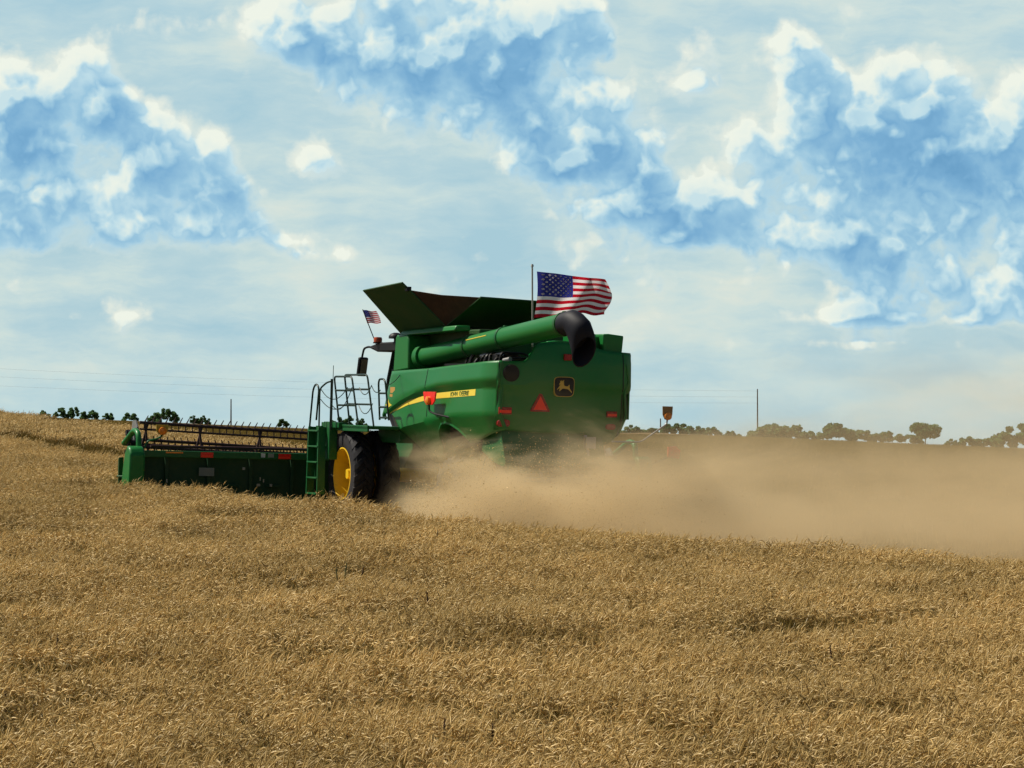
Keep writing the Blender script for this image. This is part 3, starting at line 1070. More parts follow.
# emblem: black shield with yellow rim and a leaping deer
ec, eh = .04, 2.99
def shield(s):
    o = []
    for a in np.linspace(0, 2 * math.pi, 40, endpoint=False):
        ca, sa = math.cos(a), math.sin(a)
        rr_ = 1 / (abs(ca) ** 5 + abs(sa) ** 5) ** .2
        yy = sa * rr_
        o.append((ec + .235 * s * ca * rr_ * (1 - .04 * (1 - yy)), eh + .205 * s * yy))
    return o
def emblem_f(h): return rear_f(0, h) - .022
bm = BM()
xe = min(emblem_f(2.8), emblem_f(3.2)) - .004
prism(bm, shield(1.0), 'f', xe - .010, xe + .05)
em = obj('emblem', bm, M['gold'], hood)
bm = BM()
prism(bm, shield(.945), 'f', xe - .0145, xe - .0095)
obj('shield', bm, M['black'], em)
# deer outline, x to the right of the picture (= -l), facing left and up
deer = [(-.95, -.20), (-.80, -.02), (-.55, .06), (-.42, .16), (-.40, .36), (-.50, .42), (-.66, .36), (-.70, .44), (-.52, .58), (-.44, .60), (-.50, .74), (-.62, .84), (-.56, .88), (-.44, .80), (-.38, .92), (-.30, .92), (-.34, .74), (-.22, .80), (-.10, .98), (-.04, .94), (-.12, .74), (-.24, .62), (-.20, .50), (-.10, .34), (.10, .22), (.36, .18), (.50, .22), (.60, .40), (.68, .36), (.64, .16), (.68, .0), (.82, -.22), (1.02, -.52), (.96, -.60), (.72, -.36), (.50, -.18), (.34, -.10), (.0, -.10), (-.22, -.10), (-.40, -.20), (-.56, -.34), (-.62, -.44), (-.70, -.40), (-.62, -.24), (-.50, -.10), (-.66, -.08), (-.82, -.18), (-.90, -.28)]
bm = BM()
vs = [bm.verts.new((xe - .0175, ec - dx * .17, eh - .02 + dy * .165)) for dx, dy in deer]
f_ = bm.faces.new(vs)
bmesh.ops.triangulate(bm, faces=[f_], ngon_method='EAR_CLIP')
obj('deer', bm, M['gold'], em, solid=0.003)

# ---- grain tank flaps
def flap(name, quad, mat=None, ribs=0, th=.035):
    bm = BM()
    slab(bm, quad, th)
    q = [Vector(p) for p in quad]
    for k in range(ribs):
        t = (k + 1) / (ribs + 1)
        a, b_ = q[0].lerp(q[1], t), q[3].lerp(q[2], t)
        n = (q[1] - q[0]).cross(q[3] - q[0]).normalized()
        for sgn in (1, -1):
            tube(bm, [a + n * sgn * .02, b_ + n * sgn * .02], .016, 6)
    return obj(name, bm, mat or M['flap'], root, bevel=0.006)
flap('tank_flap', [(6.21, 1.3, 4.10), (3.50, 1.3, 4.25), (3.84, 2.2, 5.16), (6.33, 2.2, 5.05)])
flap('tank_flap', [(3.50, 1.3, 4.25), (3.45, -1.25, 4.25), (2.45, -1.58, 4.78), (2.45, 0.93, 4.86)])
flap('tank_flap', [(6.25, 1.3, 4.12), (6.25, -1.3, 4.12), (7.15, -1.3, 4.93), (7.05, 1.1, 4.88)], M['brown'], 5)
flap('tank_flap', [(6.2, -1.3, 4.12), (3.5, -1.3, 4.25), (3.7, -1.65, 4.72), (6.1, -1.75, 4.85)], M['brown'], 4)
bm = BM()
slab(bm, [(3.5, 1.28, 4.24), (3.84, 2.05, 5.0), (3.3, 1.5, 4.9), (2.45, .95, 4.85)], .012)
obj('corner_sheet', bm, M['brown'], root)
bm = BM()
box(bm, (3.86, 2.05, 5.02), (.16, .10, .10))
obj('latch', bm, M['black'], root, bevel=.01)
bm = BM()   # black sheet put in for the shade inside the tank
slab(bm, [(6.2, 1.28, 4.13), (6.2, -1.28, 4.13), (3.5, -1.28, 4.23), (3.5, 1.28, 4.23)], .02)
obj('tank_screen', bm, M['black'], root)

# ---- unloading auger folded back along the side, with its rubber boot
A0, A1 = Vector((4.95, 1.20, 3.60)), Vector((-2.02, .785, 4.245))
ad = (A1 - A0).normalized()
bm = BM()
tube(bm, [A0, A0.lerp(A1, .5), A1], [.215, .222, .23], 36)
tube(bm, [A0 - ad * .16, A0 + ad * .05], [.27, .27], 28)
aug = obj('unloading_auger', bm, M['green'], root, smooth=40)
for t in (.335, .575, .97):
    bm = BM()
    c = A0.lerp(A1, t)
    r0 = .215 + .015 * t + .018
    tube(bm, [c - ad * .045, c + ad * .045], r0, 36)
    box(bm, c + Vector((0, .0, .235)), (.08, .06, .06))
    obj('clamp_band', bm, M['green_dark'], aug, smooth=40, bevel=.006)
bm = BM()
tube(bm, [A0 + ad * 2.55 + Vector((0, .20, .10)), A0 + ad * 3.55 + Vector((0, .20, .10))], .012, 6)
obj('decal', bm, M['stripe'], aug)
bm = BM()  # elbow at the foot of the auger
tube(bm, arc_path([A0 - ad * .05, A0 - ad * .55, A0 - ad * .6 + Vector((0, 0, -.7))], .3, 6), .23, 24)
obj('auger_elbow', bm, M['green_dark'], aug, smooth=45)
# rubber boot: rings from the tube end, over and down to a big oval mouth
rings = []
u0, v0 = frame_of(ad, Vector((0, 0, 1)))
def ring(c, a, b_, n=32):
    return [Vector(c) + a * math.cos(t) + b_ * math.sin(t) for t in (2 * math.pi * k / n for k in range(n))]
B = A1 + ad * -.12
up = Vector((0, 0, 1))
lat = Vector((0, 1, 0))
rings.append(ring(B, up * .24, lat * .24))
rings.append(ring(A1 + ad * .18 + Vector((0, 0, .00)), (up * .245 - Vector((.03, 0, 0))), lat * .24))
rings.append(ring(A1 + Vector((-.28, -.03, -.03)), (up * .25 + Vector((-.08, 0, 0))), lat * .24))
rings.append(ring(A1 + Vector((-.42, -.06, -.16)), (up * .24 + Vector((-.20, -.02, 0))), lat * .23))
rings.append(ring(A1 + Vector((-.52, -.09, -.36)), (up * .26 + Vector((-.21, -.03, 0))), lat * .22))
rings.append(ring(A1 + Vector((-.57, -.11, -.57)), (up * .31 + Vector((-.12, -.04, 0))), lat * .21 + Vector((.06, 0, 0))))
inner = [ring(A1 + Vector((-.58, -.105, -.57)), (up * .285 + Vector((-.11, -.04, 0))), lat * .19 + Vector((.055, 0, 0))),
         ring(A1 + Vector((-.42, -.05, -.30)), (up * .22 + Vector((-.16, -.02, 0))), lat * .17)]
bm = BM()
vr = [[bm.verts.new(p) for p in r] for r in rings + inner]
for A_, B_ in zip(vr, vr[1:]):
    for k in range(32):
        bm.faces.new((A_[k], A_[(k + 1) % 32], B_[(k + 1) % 32], B_[k]))
bm.faces.new(vr[-1])
obj('spout_boot', bm, M['boot'], aug, smooth=60)

# ---- cab with roof, beacon, mirror
bm = BM()
prism(bm, [(6.3, 1.95), (8.05, 1.95), (8.55, 2.3), (8.65, 3.1), (8.35, 3.75), (6.3, 3.75)], 'l', -.72, .72)
cab = obj('cab', bm, M['glass'], root, bevel=.04, smooth=30)
bm = BM()
prism(bm, [(6.2, 3.74), (8.7, 3.74), (9.15, 3.82), (9.15, 3.88), (8.6, 3.95), (6.2, 3.98)], 'l', -1.0, 1.0)
obj('roof', bm, M['black'], cab, bevel=.03, smooth=30)
for l in (-.72, .72):
    for path in ([(6.4, l, 1.95), (6.4, l, 3.75)], [(7.3, l, 1.95), (7.3, l, 3.75)], [(8.05, l, 1.95), (8.55, l, 2.4), (8.62, l, 3.1), (8.3, l, 3.75)]):
        bm = BM()
        tube(bm, path, .048, 8)
        obj('pillar', bm, M['black'], cab, smooth=40)
bm = BM()
tube(bm, [(8.62, 1.0, 3.93), (8.62, 1.0, 3.96)], .11, 16)
b_ = obj('beacon', bm, M['black'], cab, smooth=40)
bm = BM()
tube(bm, [(8.62, 1.0, 3.955), (8.62, 1.0, 4.04), (8.62, 1.0, 4.075)], [.095, .10, .08], 16)
obj('lens', bm, paint('beacon_lens', (.42, .07, .02), .25, .15), b_, smooth=40)
bm = BM()  # satellite dome on the roof edge
tube(bm, [(7.55, .95, 4.03), (7.55, .95, 4.09), (7.55, .95, 4.14), (7.55, .95, 4.165)], [.17, .17, .12, .05], 18)
tube(bm, [(7.55, .95, 3.95), (7.55, .95, 4.03)], .05, 10)
obj('receiver_dome', bm, M['black'], cab, smooth=50)
bm = BM()
tube(bm, arc_path([(8.6, .95, 3.80), (9.2, 1.02, 3.86), (9.42, 1.05, 3.82), (9.50, 1.06, 3.62)], .08), .025, 8)
mi = obj('mirror', bm, M['black'], cab, smooth=40)
bm = BM()
rot = Matrix.Rotation(R(25), 3, 'Z') @ Matrix.Rotation(R(-8), 3, 'Y')
box(bm, (9.47, 1.06, 3.40), (.09, .27, .44), rot)
obj('housing', bm, M['black'], mi, bevel=.03, smooth=40)
bm = BM()
box(bm, Vector((9.47, 1.06, 3.40)) + rot @ Vector((-.05, 0, 0)), (.008, .20, .36), rot)
obj('mirror_glass', bm, M['mirror'], mi, bevel=.002)

# ---- left warning lamp on its arm
bm = BM()
tube(bm, arc_path([(2.35, 1.60, 2.30), (2.85, 1.74, 2.36), (3.06, 1.80, 2.42), (3.06, 1.80, 2.62)], .07), .022, 8)
wl = obj('warning_lamp', bm, M['black'], root, smooth=40)
bm = BM()
pl = [(3.06 + a, 2.70 + b_) for a, b_ in ((.38, .10), (.38, .13), (-.36, .13), (-.36, .10), (-.30, -.07), (-.16, -.15), (.18, -.15), (.32, -.07))]
prism(bm, pl, 'l', 1.77, 1.80)
obj('back_plate', bm, M['red'], wl, bevel=.006)
bm = BM()
tube(bm, [(3.06, 1.80, 2.645), (3.06, 1.86, 2.645), (3.06, 1.88, 2.645)], [.085, .085, .05], 18)
obj('lens', bm, M['amber'], wl, smooth=40)

# ---- platform, railings, ladder
bm = BM()
box(bm, (6.85, 1.75, 2.02), (2.8, 1.15, .07))
box(bm, (6.85, 2.30, 2.00), (2.8, .05, .14))
box(bm, (6.2, 1.35, 1.85), (1.4, .4, .3))
obj('platform', bm, M['green_dark'], root, bevel=.01)
def rail(name, paths, r=.022):
    bm = BM()
    for p in paths:
        tube(bm, p, r, 8)
    return obj(name, bm, M['rail'], root, smooth=45)
def loop(l, fa_b, fa_t, fb_t, fb_b, top, bot, bars, rad=.12):
    path = arc_path([(fa_b, l, bot), (fa_t, l, top), (fb_t, l, top), (fb_b, l, bot)], rad, 5)
    ps = [path]
    for hb in bars:
        t = (hb - bot) / (top - bot)
        ps.append([(fa_b + (fa_t - fa_b) * t, l, hb), (fb_b + (fb_t - fb_b) * t, l, hb)])
    return ps
rail('railing', loop(2.25, 7.55, 7.98, 6.78, 6.28, 3.14, 2.08, (2.83, 2.50)))
rail('railing', loop(2.20, 6.98, 7.42, 5.90, 5.40, 3.18, 2.06, (2.86, 2.53)))
rail('railing', loop(2.10, 5.30, 5.45, 5.02, 4.72, 3.09, 2.20, (2.78, 2.48, 2.25), .15))
def sag(a, b_, d, n=9):
    a, b_ = Vector(a), Vector(b_)
    return [a.lerp(b_, k / n) - Vector((0, 0, d * 4 * (k / n) * (1 - k / n))) for k in range(n + 1)]
for a, b_, d in (((7.85, 2.6, 2.85), (6.9, 2.3, 2.9), .25), ((7.85, 2.6, 2.62), (6.9, 2.3, 2.55), .18), ((7.3, 2.55, 2.55), (6.75, 2.25, 2.9), .3), ((6.35, 2.22, 2.9), (5.6, 2.2, 2.95), .18), ((6.35, 2.22, 2.5), (5.5, 2.2, 2.55), .2), ((4.95, 2.1, 2.95), (5.55, 1.56, 3.20), .05), ((5.75, 2.15, 2.95), (5.3, 2.1, 2.85), .1)):
    bm = BM()
    tube(bm, sag(a, b_, d), .010, 5)
    obj('chain', bm, M['rail'], root)
# ladder swung out in front of the left wheel
bm = BM()
LT, LB = Vector((8.20, 2.55, 2.0)), Vector((8.02, 2.62, .50))
for df in (.34, -.34):
    q0 = LT + Vector((df, 0, .0)); q1 = LB + Vector((df * 1.1, 0, 0))
    hexa(bm, [q0 + Vector((a, b_, 0)) for a, b_ in ((-.025, -.09), (.025, -.09), (.025, .09), (-.025, .09))], [q1 + Vector((a, b_, 0)) for a, b_ in ((-.025, -.09), (.025, -.09), (.025, .09), (-.025, .09))])
for k in range(5):
    c = LT.lerp(LB, .06 + .235 * k)
    box(bm, c, (.70, .22, .035))
box(bm, (8.30, 2.46, 1.45), (.34, .06, 1.15))
ladder = obj('ladder', bm, M['green_dark'], root, bevel=.006)
bm = BM()
box(bm, (7.80, 2.36, 1.70), (.40, .20, .85))
box(bm, (7.75, 2.30, 2.05), (1.2, .2, .12))
obj('ladder_bracket', bm, M['green_dark'], root, bevel=.012)
bm = BM()
tube(bm, arc_path([(8.72, 2.6, 1.30), (8.40, 2.6, 2.85), (8.20, 2.6, 2.98), (7.98, 2.6, 2.88), (8.12, 2.6, 2.15)], .18, 6), .022, 8)
tube(bm, arc_path([(7.92, 2.6, 2.0), (7.93, 2.6, 2.86), (7.60, 2.55, 3.0), (7.42, 2.5, 3.03)], .12, 5), .02, 8)
obj('handrail', bm, M['rail'], ladder, smooth=45)
bm = BM()
tube(bm, [(7.40, 2.5, 1.95), (7.40, 2.5, 3.08)], .032, 8)
tube(bm, [(7.34, 2.5, 2.0), (7.32, 2.5, 3.38)], .008, 5)
obj('aerial_post', bm, M['rail'], root, smooth=45)

# ---- wheels
def tyre_bm(Rt, w, rim, lugs, lh):
    bm = BM()
    hw = w / 2
    prof = [(-hw * .80, rim * .99), (-hw * .98, rim * 1.12), (-hw, (rim + Rt) / 2), (-hw * .93, Rt - lh * 1.6), (-hw * .75, Rt - lh * .9), (0, Rt - lh * .75), (hw * .75, Rt - lh * .9), (hw * .93, Rt - lh * 1.6), (hw, (rim + Rt) / 2), (hw * .98, rim * 1.12), (hw * .80, rim * .99)]
    lathe_y(bm, prof, (0, 0, 0), 64)
    # chevron lugs
    for k in range(lugs):
        for sgn in (1, -1):
            a0 = 2 * math.pi * (k + (.5 if sgn > 0 else 0)) / lugs
            secs = []
            for t in np.linspace(0, 1, 5):
                y = sgn * hw * (-.08 + 1.06 * t)
                a = a0 + .26 * t
                drop = lh * (1.5 * max(0, t - .55) / .45) if t > .55 else 0
                ro, ri = Rt - drop, Rt - lh * 1.9 - drop
                da = (.055 + .015 * t)
                secs.append([bm.verts.new((r_ * math.cos(a + q), y, r_ * math.sin(a + q))) for r_, q in ((ri, -da * 1.3), (ro, -da), (ro, da), (ri, da * 1.3))])
            for A_, B_ in zip(secs, secs[1:]):
                for q in range(4):
                    bm.faces.new((A_[q], A_[(q + 1) % 4], B_[(q + 1) % 4], B_[q]))
            bm.faces.new(secs[0]); bm.faces.new(secs[-1][::-1])
    return bm
def wheel(name, loc, Rt, w, rim, lugs=22, dish=.12, rim_mat='yellow'):
    e = empty(name, loc, root)
    obj('tyre', tyre_bm(Rt, w, rim, lugs, .055), M['rubber'], e, smooth=35)
    bm = BM()
    hw = w / 2
    lathe_y(bm, [(hw * .80, rim), (hw * .90, rim * 1.03), (hw * .92, rim * .98), (hw * .70, rim * .93), (hw * .2, rim * .90), (-dish, rim * .86), (-dish - .03, rim * .60), (-dish + .06, rim * .45), (-dish + .10, rim * .30), (-dish + .10, .12), (-dish + .22, .11), (-dish + .22, .001)], (0, 0, 0), 48)
    lathe_y(bm, [(-hw * .80, rim), (-hw * .9, rim * 1.03), (-hw * .70, rim * .93), (-dish - .02, rim * .88)], (0, 0, 0), 48)
    for k in range(10):
        a = 2 * math.pi * k / 10
        tube(bm, [(rim * .38 * math.cos(a), -dish + .06, rim * .38 * math.sin(a)), (rim * .38 * math.cos(a), -dish + .115, rim * .38 * math.sin(a))], .022, 6)
    obj('rim', bm, M[rim_mat], e, smooth=35)
    return e
fw = wheel('front_wheel', (7.26, 2.04, .97), .985, .48, .575)
for l in (1.43, -1.43, -2.04):
    c = copy_tree(fw, root)
    c.location = (7.26, l, .97)
    if l < 0: c.rotation_euler = (0, 0, math.pi)
bm = BM()
tube(bm, [(7.26, -1.9, .97), (7.26, 1.9, .97)], .16, 16)
tube(bm, [(7.26, 1.45, .97), (7.26, 1.86, .97)], .26, 20)
obj('front_axle', bm, M['yellow'], root, smooth=40)
rw = wheel('rear_wheel', (2.62, 1.28, .74), .75, .50, .40, 18, .05, 'dusty_rim')
c = copy_tree(rw, root)
c.location = (2.62, -1.28, .74)
c.rotation_euler = (0, 0, math.pi)
bm = BM()
tube(bm, [(2.62, -1.1, .78), (2.62, 1.1, .78)], .12, 12)
box(bm, (2.62, 0, 1.1), (.4, .5, .7))
obj('rear_axle', bm, M['green_dark'], root)

# ---- straw chopper and spreader under the hood
bm = BM()
prism(bm, [(.25, 2.25), (.10, 1.85), (-.12, 1.40), (.0, 1.32), (.55, 1.40), (1.2, 1.62), (1.2, 2.25)], 'l', -.95, 1.30)
for l in np.linspace(-.8, 1.15, 12):
    slab(bm, [(-.1, l, 1.42), (.55, l, 1.42), (.5, l - .12, 1.18), (-.28, l - .2, 1.22)], .012)
obj('straw_chopper', bm, M['green_dark'], root, bevel=.01)
bm = BM()
tube(bm, [(.1, -.55, 2.0), (.0, -.58, 1.6), (-.05, -.62, 1.15)], .035, 8)
box(bm, (.02, -.62, 1.85), (.14, .22, .24))
for l in (.45, -.45):
    tube(bm, [(.0, l, 1.02), (.0, l, 1.12)], .34, 20)
    tube(bm, [(.0, l, 1.1), (.1, l, 1.5)], .05, 8)
obj('spreader', bm, M['steel'], root, smooth=40)

# ---- feeder house
bm = BM()
prism(bm, [(6.9, 1.55), (7.0, 2.05), (9.8, 1.35), (9.8, .45), (8.2, .55)], 'l', -.72, .72)
obj('feeder_house', bm, M['green_dark'], root, bevel=.03)

# ---- header: 12.8 m wide draper table with reel
HW = 6.12
bm = BM()
box(bm, (10.03, 0, 1.29), (.14, 2 * HW, .15))                 # top beam
box(bm, (10.10, 0, .28), (.16, 2 * HW, .16))                  # lower beam
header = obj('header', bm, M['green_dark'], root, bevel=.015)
bm = BM()
slab(bm, [(10.12, HW, .30), (10.12, -HW, .30), (10.16, -HW, 1.24), (10.16, HW, 1.24)], .02)
for l in np.linspace(-5.5, 5.5, 12):
    box(bm, (10.08, l, .76), (.10, .07, .92))
    box(bm, (10.06, l + .45, .60), (.06, .34, .05))
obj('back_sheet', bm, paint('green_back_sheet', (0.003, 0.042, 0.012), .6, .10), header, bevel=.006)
bm = BM()
slab(bm, [(10.15, HW, .32), (10.15, -HW, .32), (11.35, -HW, .12), (11.35, HW, .12)], .05)
obj('draper_belt', bm, M['black'], header)
# end shields
def end_shield(s):
    bm = BM()
    prism(bm, [(9.72, .62), (9.70, 1.28), (9.80, 1.42), (9.98, 1.47), (10.18, 1.30), (10.32, .95), (10.40, .60), (12.0, .35), (12.9, .15), (12.2, .10), (10.1, .30)], 'l', s * (HW - .02), s * (HW + .34))
    return obj('end_shield', bm, M['green'], header, bevel=.05, smooth=30)
end_shield(1); end_shield(-1)
for s in (1, -1):
    bm = BM()
    hexa(bm, [(10.55, s * (HW + .25), .50), (10.62, s * (HW + .25), .45), (10.62, s * (HW + .25), 1.18), (10.55, s * (HW + .25), 1.20)],
         [(10.55, s * (HW + .36), .55), (10.62, s * (HW + .36), .5), (10.62, s * (HW + .36), 1.16), (10.55, s * (HW + .36), 1.18)])
    tube(bm, [(10.35, s * (HW + .3), .75), (10.58, s * (HW + .38), .75)], .03, 6)
    obj('crop_divider', bm, M['flap'], header, bevel=.01)
# reel with tined bats
RF, RH, RRAD, RTOP = 11.25, .96, .46, .80
ra = R(2.2)
rot = Matrix.Rotation(ra, 4, 'X')
bm = BM()
tube(bm, [(RF, 5.86, RH), (RF, -5.86, RH)], .07, 14)
for k, ang in enumerate((88, 62, 5, -52, -110, -212)):
    a = R(ang)
    bf, bh = RF + RRAD * math.cos(a), RH + RRAD * math.sin(a)
    if k == 0:
        bf, bh = RF - .02, RH + RTOP
    tube(bm, [(bf, 5.86, bh), (bf, -5.86, bh)], .036, 8)
    tube(bm, [(bf - .03, 5.86, bh + (-.15 if k == 0 else -.10)), (bf - .03, -5.86, bh + (-.15 if k == 0 else -.10))], .024, 6)
    for l in np.arange(-5.8, 5.85, .165):
        t0 = Vector((bf, l, bh))
        d = Vector((.02, -.09, .17)) if k in (0,) else Vector((.0, -.05, -.17))
        tube(bm, [t0 + Vector((-.03, 0, -.15)) if k == 0 else t0 - d * .6, t0], .013, 4)
        tube(bm, [t0, t0 + d], [.021, .010], 4)
for l in (-5.7, -2.85, 0, 2.95, 4.4, 5.7):
    for da in (-.09, .09):
        tube(bm, [(RF + da, l + da, RH), (RF - .02, l - da * .4, RH + RTOP)], .028, 6)
    for ang in (62, 5, -52, -110, -212):
        a = R(ang)
        tube(bm, [(RF, l, RH), (RF + RRAD * math.cos(a), l, RH + RRAD * math.sin(a))], .025, 6)
bmesh.ops.rotate(bm, cent=(RF, 0, RH), matrix=Matrix.Rotation(ra, 3, 'X'), verts=bm.verts)
obj('reel', bm, M['reel'], header, smooth=40)
# rear upper row of fingers just above the beam
bm = BM()
tube(bm, [(10.35, 5.8, 1.46), (10.35, -5.8, 1.43)], .032, 8)
for l in np.arange(-5.7, 5.75, .165):
    tube(bm, [(10.35, l, 1.44), (10.34, l - .03, 1.36)], .014, 4)
obj('cross_auger_rail', bm, M['reel'], header)
def reel_end(s):
    up_ = s * .2
    bm = BM()
    prism(bm, [(RF - .36, RH + .12 + up_), (RF - .30, RH + .72 + up_), (RF - .12, RH + .88 + up_), (RF + .10, RH + .84 + up_), (RF + .2, RH + .4 + up_), (RF + .1, RH + .1 + up_)], 'l', s * 5.92, s * 5.97)
    sh = obj('reel_shield', bm, M['grey'], header, bevel=.01)
    bm = BM()
    for a in np.linspace(0, 2 * math.pi, 6, endpoint=False):
        c = Vector((RF + .26 * math.cos(a), s * 6.05, RH + .35 + up_ + .26 * math.sin(a)))
        tube(bm, [(RF, s * 6.05, RH + .35 + up_), c], .035, 6)
        tube(bm, [c - Vector((0, .05, 0)), c + Vector((0, .05, 0))], .075, 8)
    obj('reel_gear', bm, M['black'], header)
    bm = BM()
    tube(bm, arc_path([(10.05, s * 6.16, 1.38), (10.10, s * 6.16, 1.75), (10.45, s * 6.16, 1.82), (11.3, s * 6.16, 1.5)], .22, 6), .065, 12)
    obj('reel_arm', bm, M['green'], header, smooth=45)
reel_end(1); reel_end(-1)
# reflectors and labels on the back of the header
def hplate(name, mat, l, h, w, hh, f=9.955, parent=None):
    bm = BM()
    box(bm, (f, l, h), (.012, w, hh))
    return obj(name, bm, mat, parent or header, bevel=.002)
for l in (4.58, 2.72, -2.72, -4.58):
    p = hplate('reflector', M['red'], l, 1.285, .30, .115)
    hplate('reflective_band', M['redglow'], l, 1.262, .27, .045, f=9.947, parent=p)
hplate('reflector', M['amber'], 5.35, 1.325, .40, .03)
hplate('label', M['white'], 3.24, 1.30, .10, .09)
hplate('label', paint('label_grey', (.25, .27, .22), .5, .2), 3.05, 1.30, .14, .09)
hplate('label', paint('label_dull', (.16, .19, .17), .5, .2), 4.56, .90, .36, .19, f=10.02)
for l, h, w in ((3.68, .99, .06), (3.2, .72, .03), (3.28, .76, .03), (3.32, .62, .08), (3.02, .62, .06), (5.5, .68, .03)):
    hplate('fitting', M['steel'], l, h, w, .08 if w < .05 else .06, f=10.0)
# warning lamps on arms at both ends
def header_lamp(path, c, wid, hgt, colr):
    bm = BM()
    tube(bm, arc_path(path, .12, 5), .022, 8)
    e = obj('header_lamp', bm, M['green_dark'] if c[1] > 0 else M['steel'], header, smooth=45)
    bm = BM()
    cx_, cy_, cz_ = c
    prism(bm, [(cy_ + wid * .5, cz_ + hgt), (cy_ - wid * .5, cz_ + hgt), (cy_ - wid * .47, cz_ + hgt * .3), (cy_ - wid * .25, cz_ - .02), (cy_ + wid * .25, cz_ - .02), (cy_ + wid * .47, cz_ + hgt * .3)], 'f', cx_ - .012, cx_ + .012)
    obj('back_plate', bm, colr, e, bevel=.005)
    bm = BM()
    tube(bm, [(cx_ - .01, cy_, cz_ + .06), (cx_ - .07, cy_, cz_ + .06), (cx_ - .10, cy_, cz_ + .06)], [.095, .09, .05], 18)
    obj('lens', bm, M['amber'], e, smooth=45)
header_lamp([(10.0, 6.05, 1.42), (10.0, 5.98, 1.58), (10.0, 5.74, 1.63), (10.0, 5.62, 1.72), (10.0, 5.62, 1.84)], (10.0, 5.64, 1.75), .29, .20, paint('lamp_plate_yellow', (.40, .30, .03), .4, .2))
header_lamp([(10.0, -5.5, 1.80), (10.0, -6.25, 1.80), (10.0, -6.85, 2.20), (10.0, -6.93, 2.26), (10.0, -6.94, 2.40)], (10.0, -6.94, 2.38), .27, .30, paint('lamp_plate_orange', (.28, .13, .03), .4, .25))
bm = BM()
tube(bm, [(10.4, -6.4, 1.1), (10.4, -7.25, 1.5)], .018, 6)
obj('marker_rod', bm, M['black'], header)
bm = BM()
prism(bm, [(-7.15, 1.45), (-7.45, 1.42), (-7.48, 1.62), (-7.36, 1.72), (-7.15, 1.70)], 'f', 10.36, 10.40)
obj('end_marker', bm, M['red'], header)

# ------------------------------------------------------------------ flags
def star_pts(cx, cy, r):
    return [(cx + r * (1 if k % 2 == 0 else .42) * math.sin(math.pi * k / 5), cy - r * (1 if k % 2 == 0 else .42) * math.cos(math.pi * k / 5)) for k in range(10)]
def flag_cloth(name, warp, parent, nu=52, sub=3, star_r=.026):
    """13 stripes, blue canton with 50 stars, every point placed by warp(u, v)"""
    bm = BM()
    nv = 13 * sub
    g = [[bm.verts.new(warp(u / nu, v / nv)) for u in range(nu + 1)] for v in range(nv + 1)]
    for v in range(nv):
        for u in range(nu):
            f = bm.faces.new((g[v][u], g[v][u + 1], g[v + 1][u + 1], g[v + 1][u]))
            st = v // sub
            f.material_index = 2 if (st < 7 and u < nu * .4) else (0 if st % 2 == 0 else 1)
    for row in range(9):
        n = 6 if row % 2 == 0 else 5
        for k in range(n):
            cu = .4 * ((2 * k + 1) if n == 6 else (2 * k + 2)) / 12
            cv = (7 / 13) * (row + 1) / 10
            for sgn in (1, -1):
                P = []
                for a, b_ in star_pts(0, 0, 1):
                    u, v = cu + a * star_r * .62, cv + b_ * star_r
                    e = .004
                    p = Vector(warp(u, v))
                    n_ = (Vector(warp(u + e, v)) - p).cross(Vector(warp(u, v + e)) - p).normalized()
                    P.append(bm.verts.new(p + n_ * sgn * .004))
                f = bm.faces.new(P if sgn > 0 else P[::-1])
                f.material_index = 1
                bmesh.ops.triangulate(bm, faces=[f], ngon_method='EAR_CLIP')
    me = bpy.data.meshes.new(name)
    bm.to_mesh(me)
    bm.free()
    for mm in (M['fl_red'], M['fl_white'], M['fl_blue']): me.materials.append(mm)
    me.polygons.foreach_set('use_smooth', [True] * len(me.polygons))
    return link(name, me, parent)

def local_empty(name, p):
    e = empty(name, loc2w(*p))
    return e
fe = local_empty('flag', (.44, .54, 3.80))
tag(fe, 'large stars and stripes flag streaming from a tall pole above the grain spout', 'flag')
dz = 1.66
bm = BM()
tube(bm, [(0, 0, 0), (-.005, 0, dz)], .018, 10)
tube(bm, [(-.005, 0, dz), (-.005, 0, dz + .05)], [.035, .02], 10)
obj('pole', bm, paint('pole_metal', (.42, .42, .36), .35, .1, metal=.4), fe, smooth=40)
def warp_big(u, v):
    tl, tr, bl, br = (.09, -.10), (1.50, -.27), (.03, -1.06), (1.48, -.97)
    t = u
    u = u ** .72
    x = (tl[0] * (1 - u) + tr[0] * u) * (1 - v) + (bl[0] * (1 - u) + br[0] * u) * v
    z = (tl[1] * (1 - u) + tr[1] * u) * (1 - v) + (bl[1] * (1 - u) + br[1] * u) * v
    x += .15 * math.sin(math.pi * min(1, v * 1.1)) * u ** 3 + .04 * math.sin(math.pi * v) * (1 - u) ** 2
    w = 2 * math.pi * (1.45 * u + .35 * v)
    amp = .25 + .75 * v
    z += .042 * math.sin(w) * u ** .6 * amp + .018 * math.sin(2.3 * w + 1.0) * u * v
    z -= .05 * max(0, u - .82) / .18 * math.sin(math.pi * (1 - v)) * (1 if v < .35 else .2)
    y = .11 * math.sin(w + .9) * u ** .5 + .05 * math.sin(2 * w + 2.2 * v) * u
    y += .22 * max(0, u - .9) * (1 - v)
    return (x, y, z + dz)
flag_cloth('cloth', warp_big, fe)

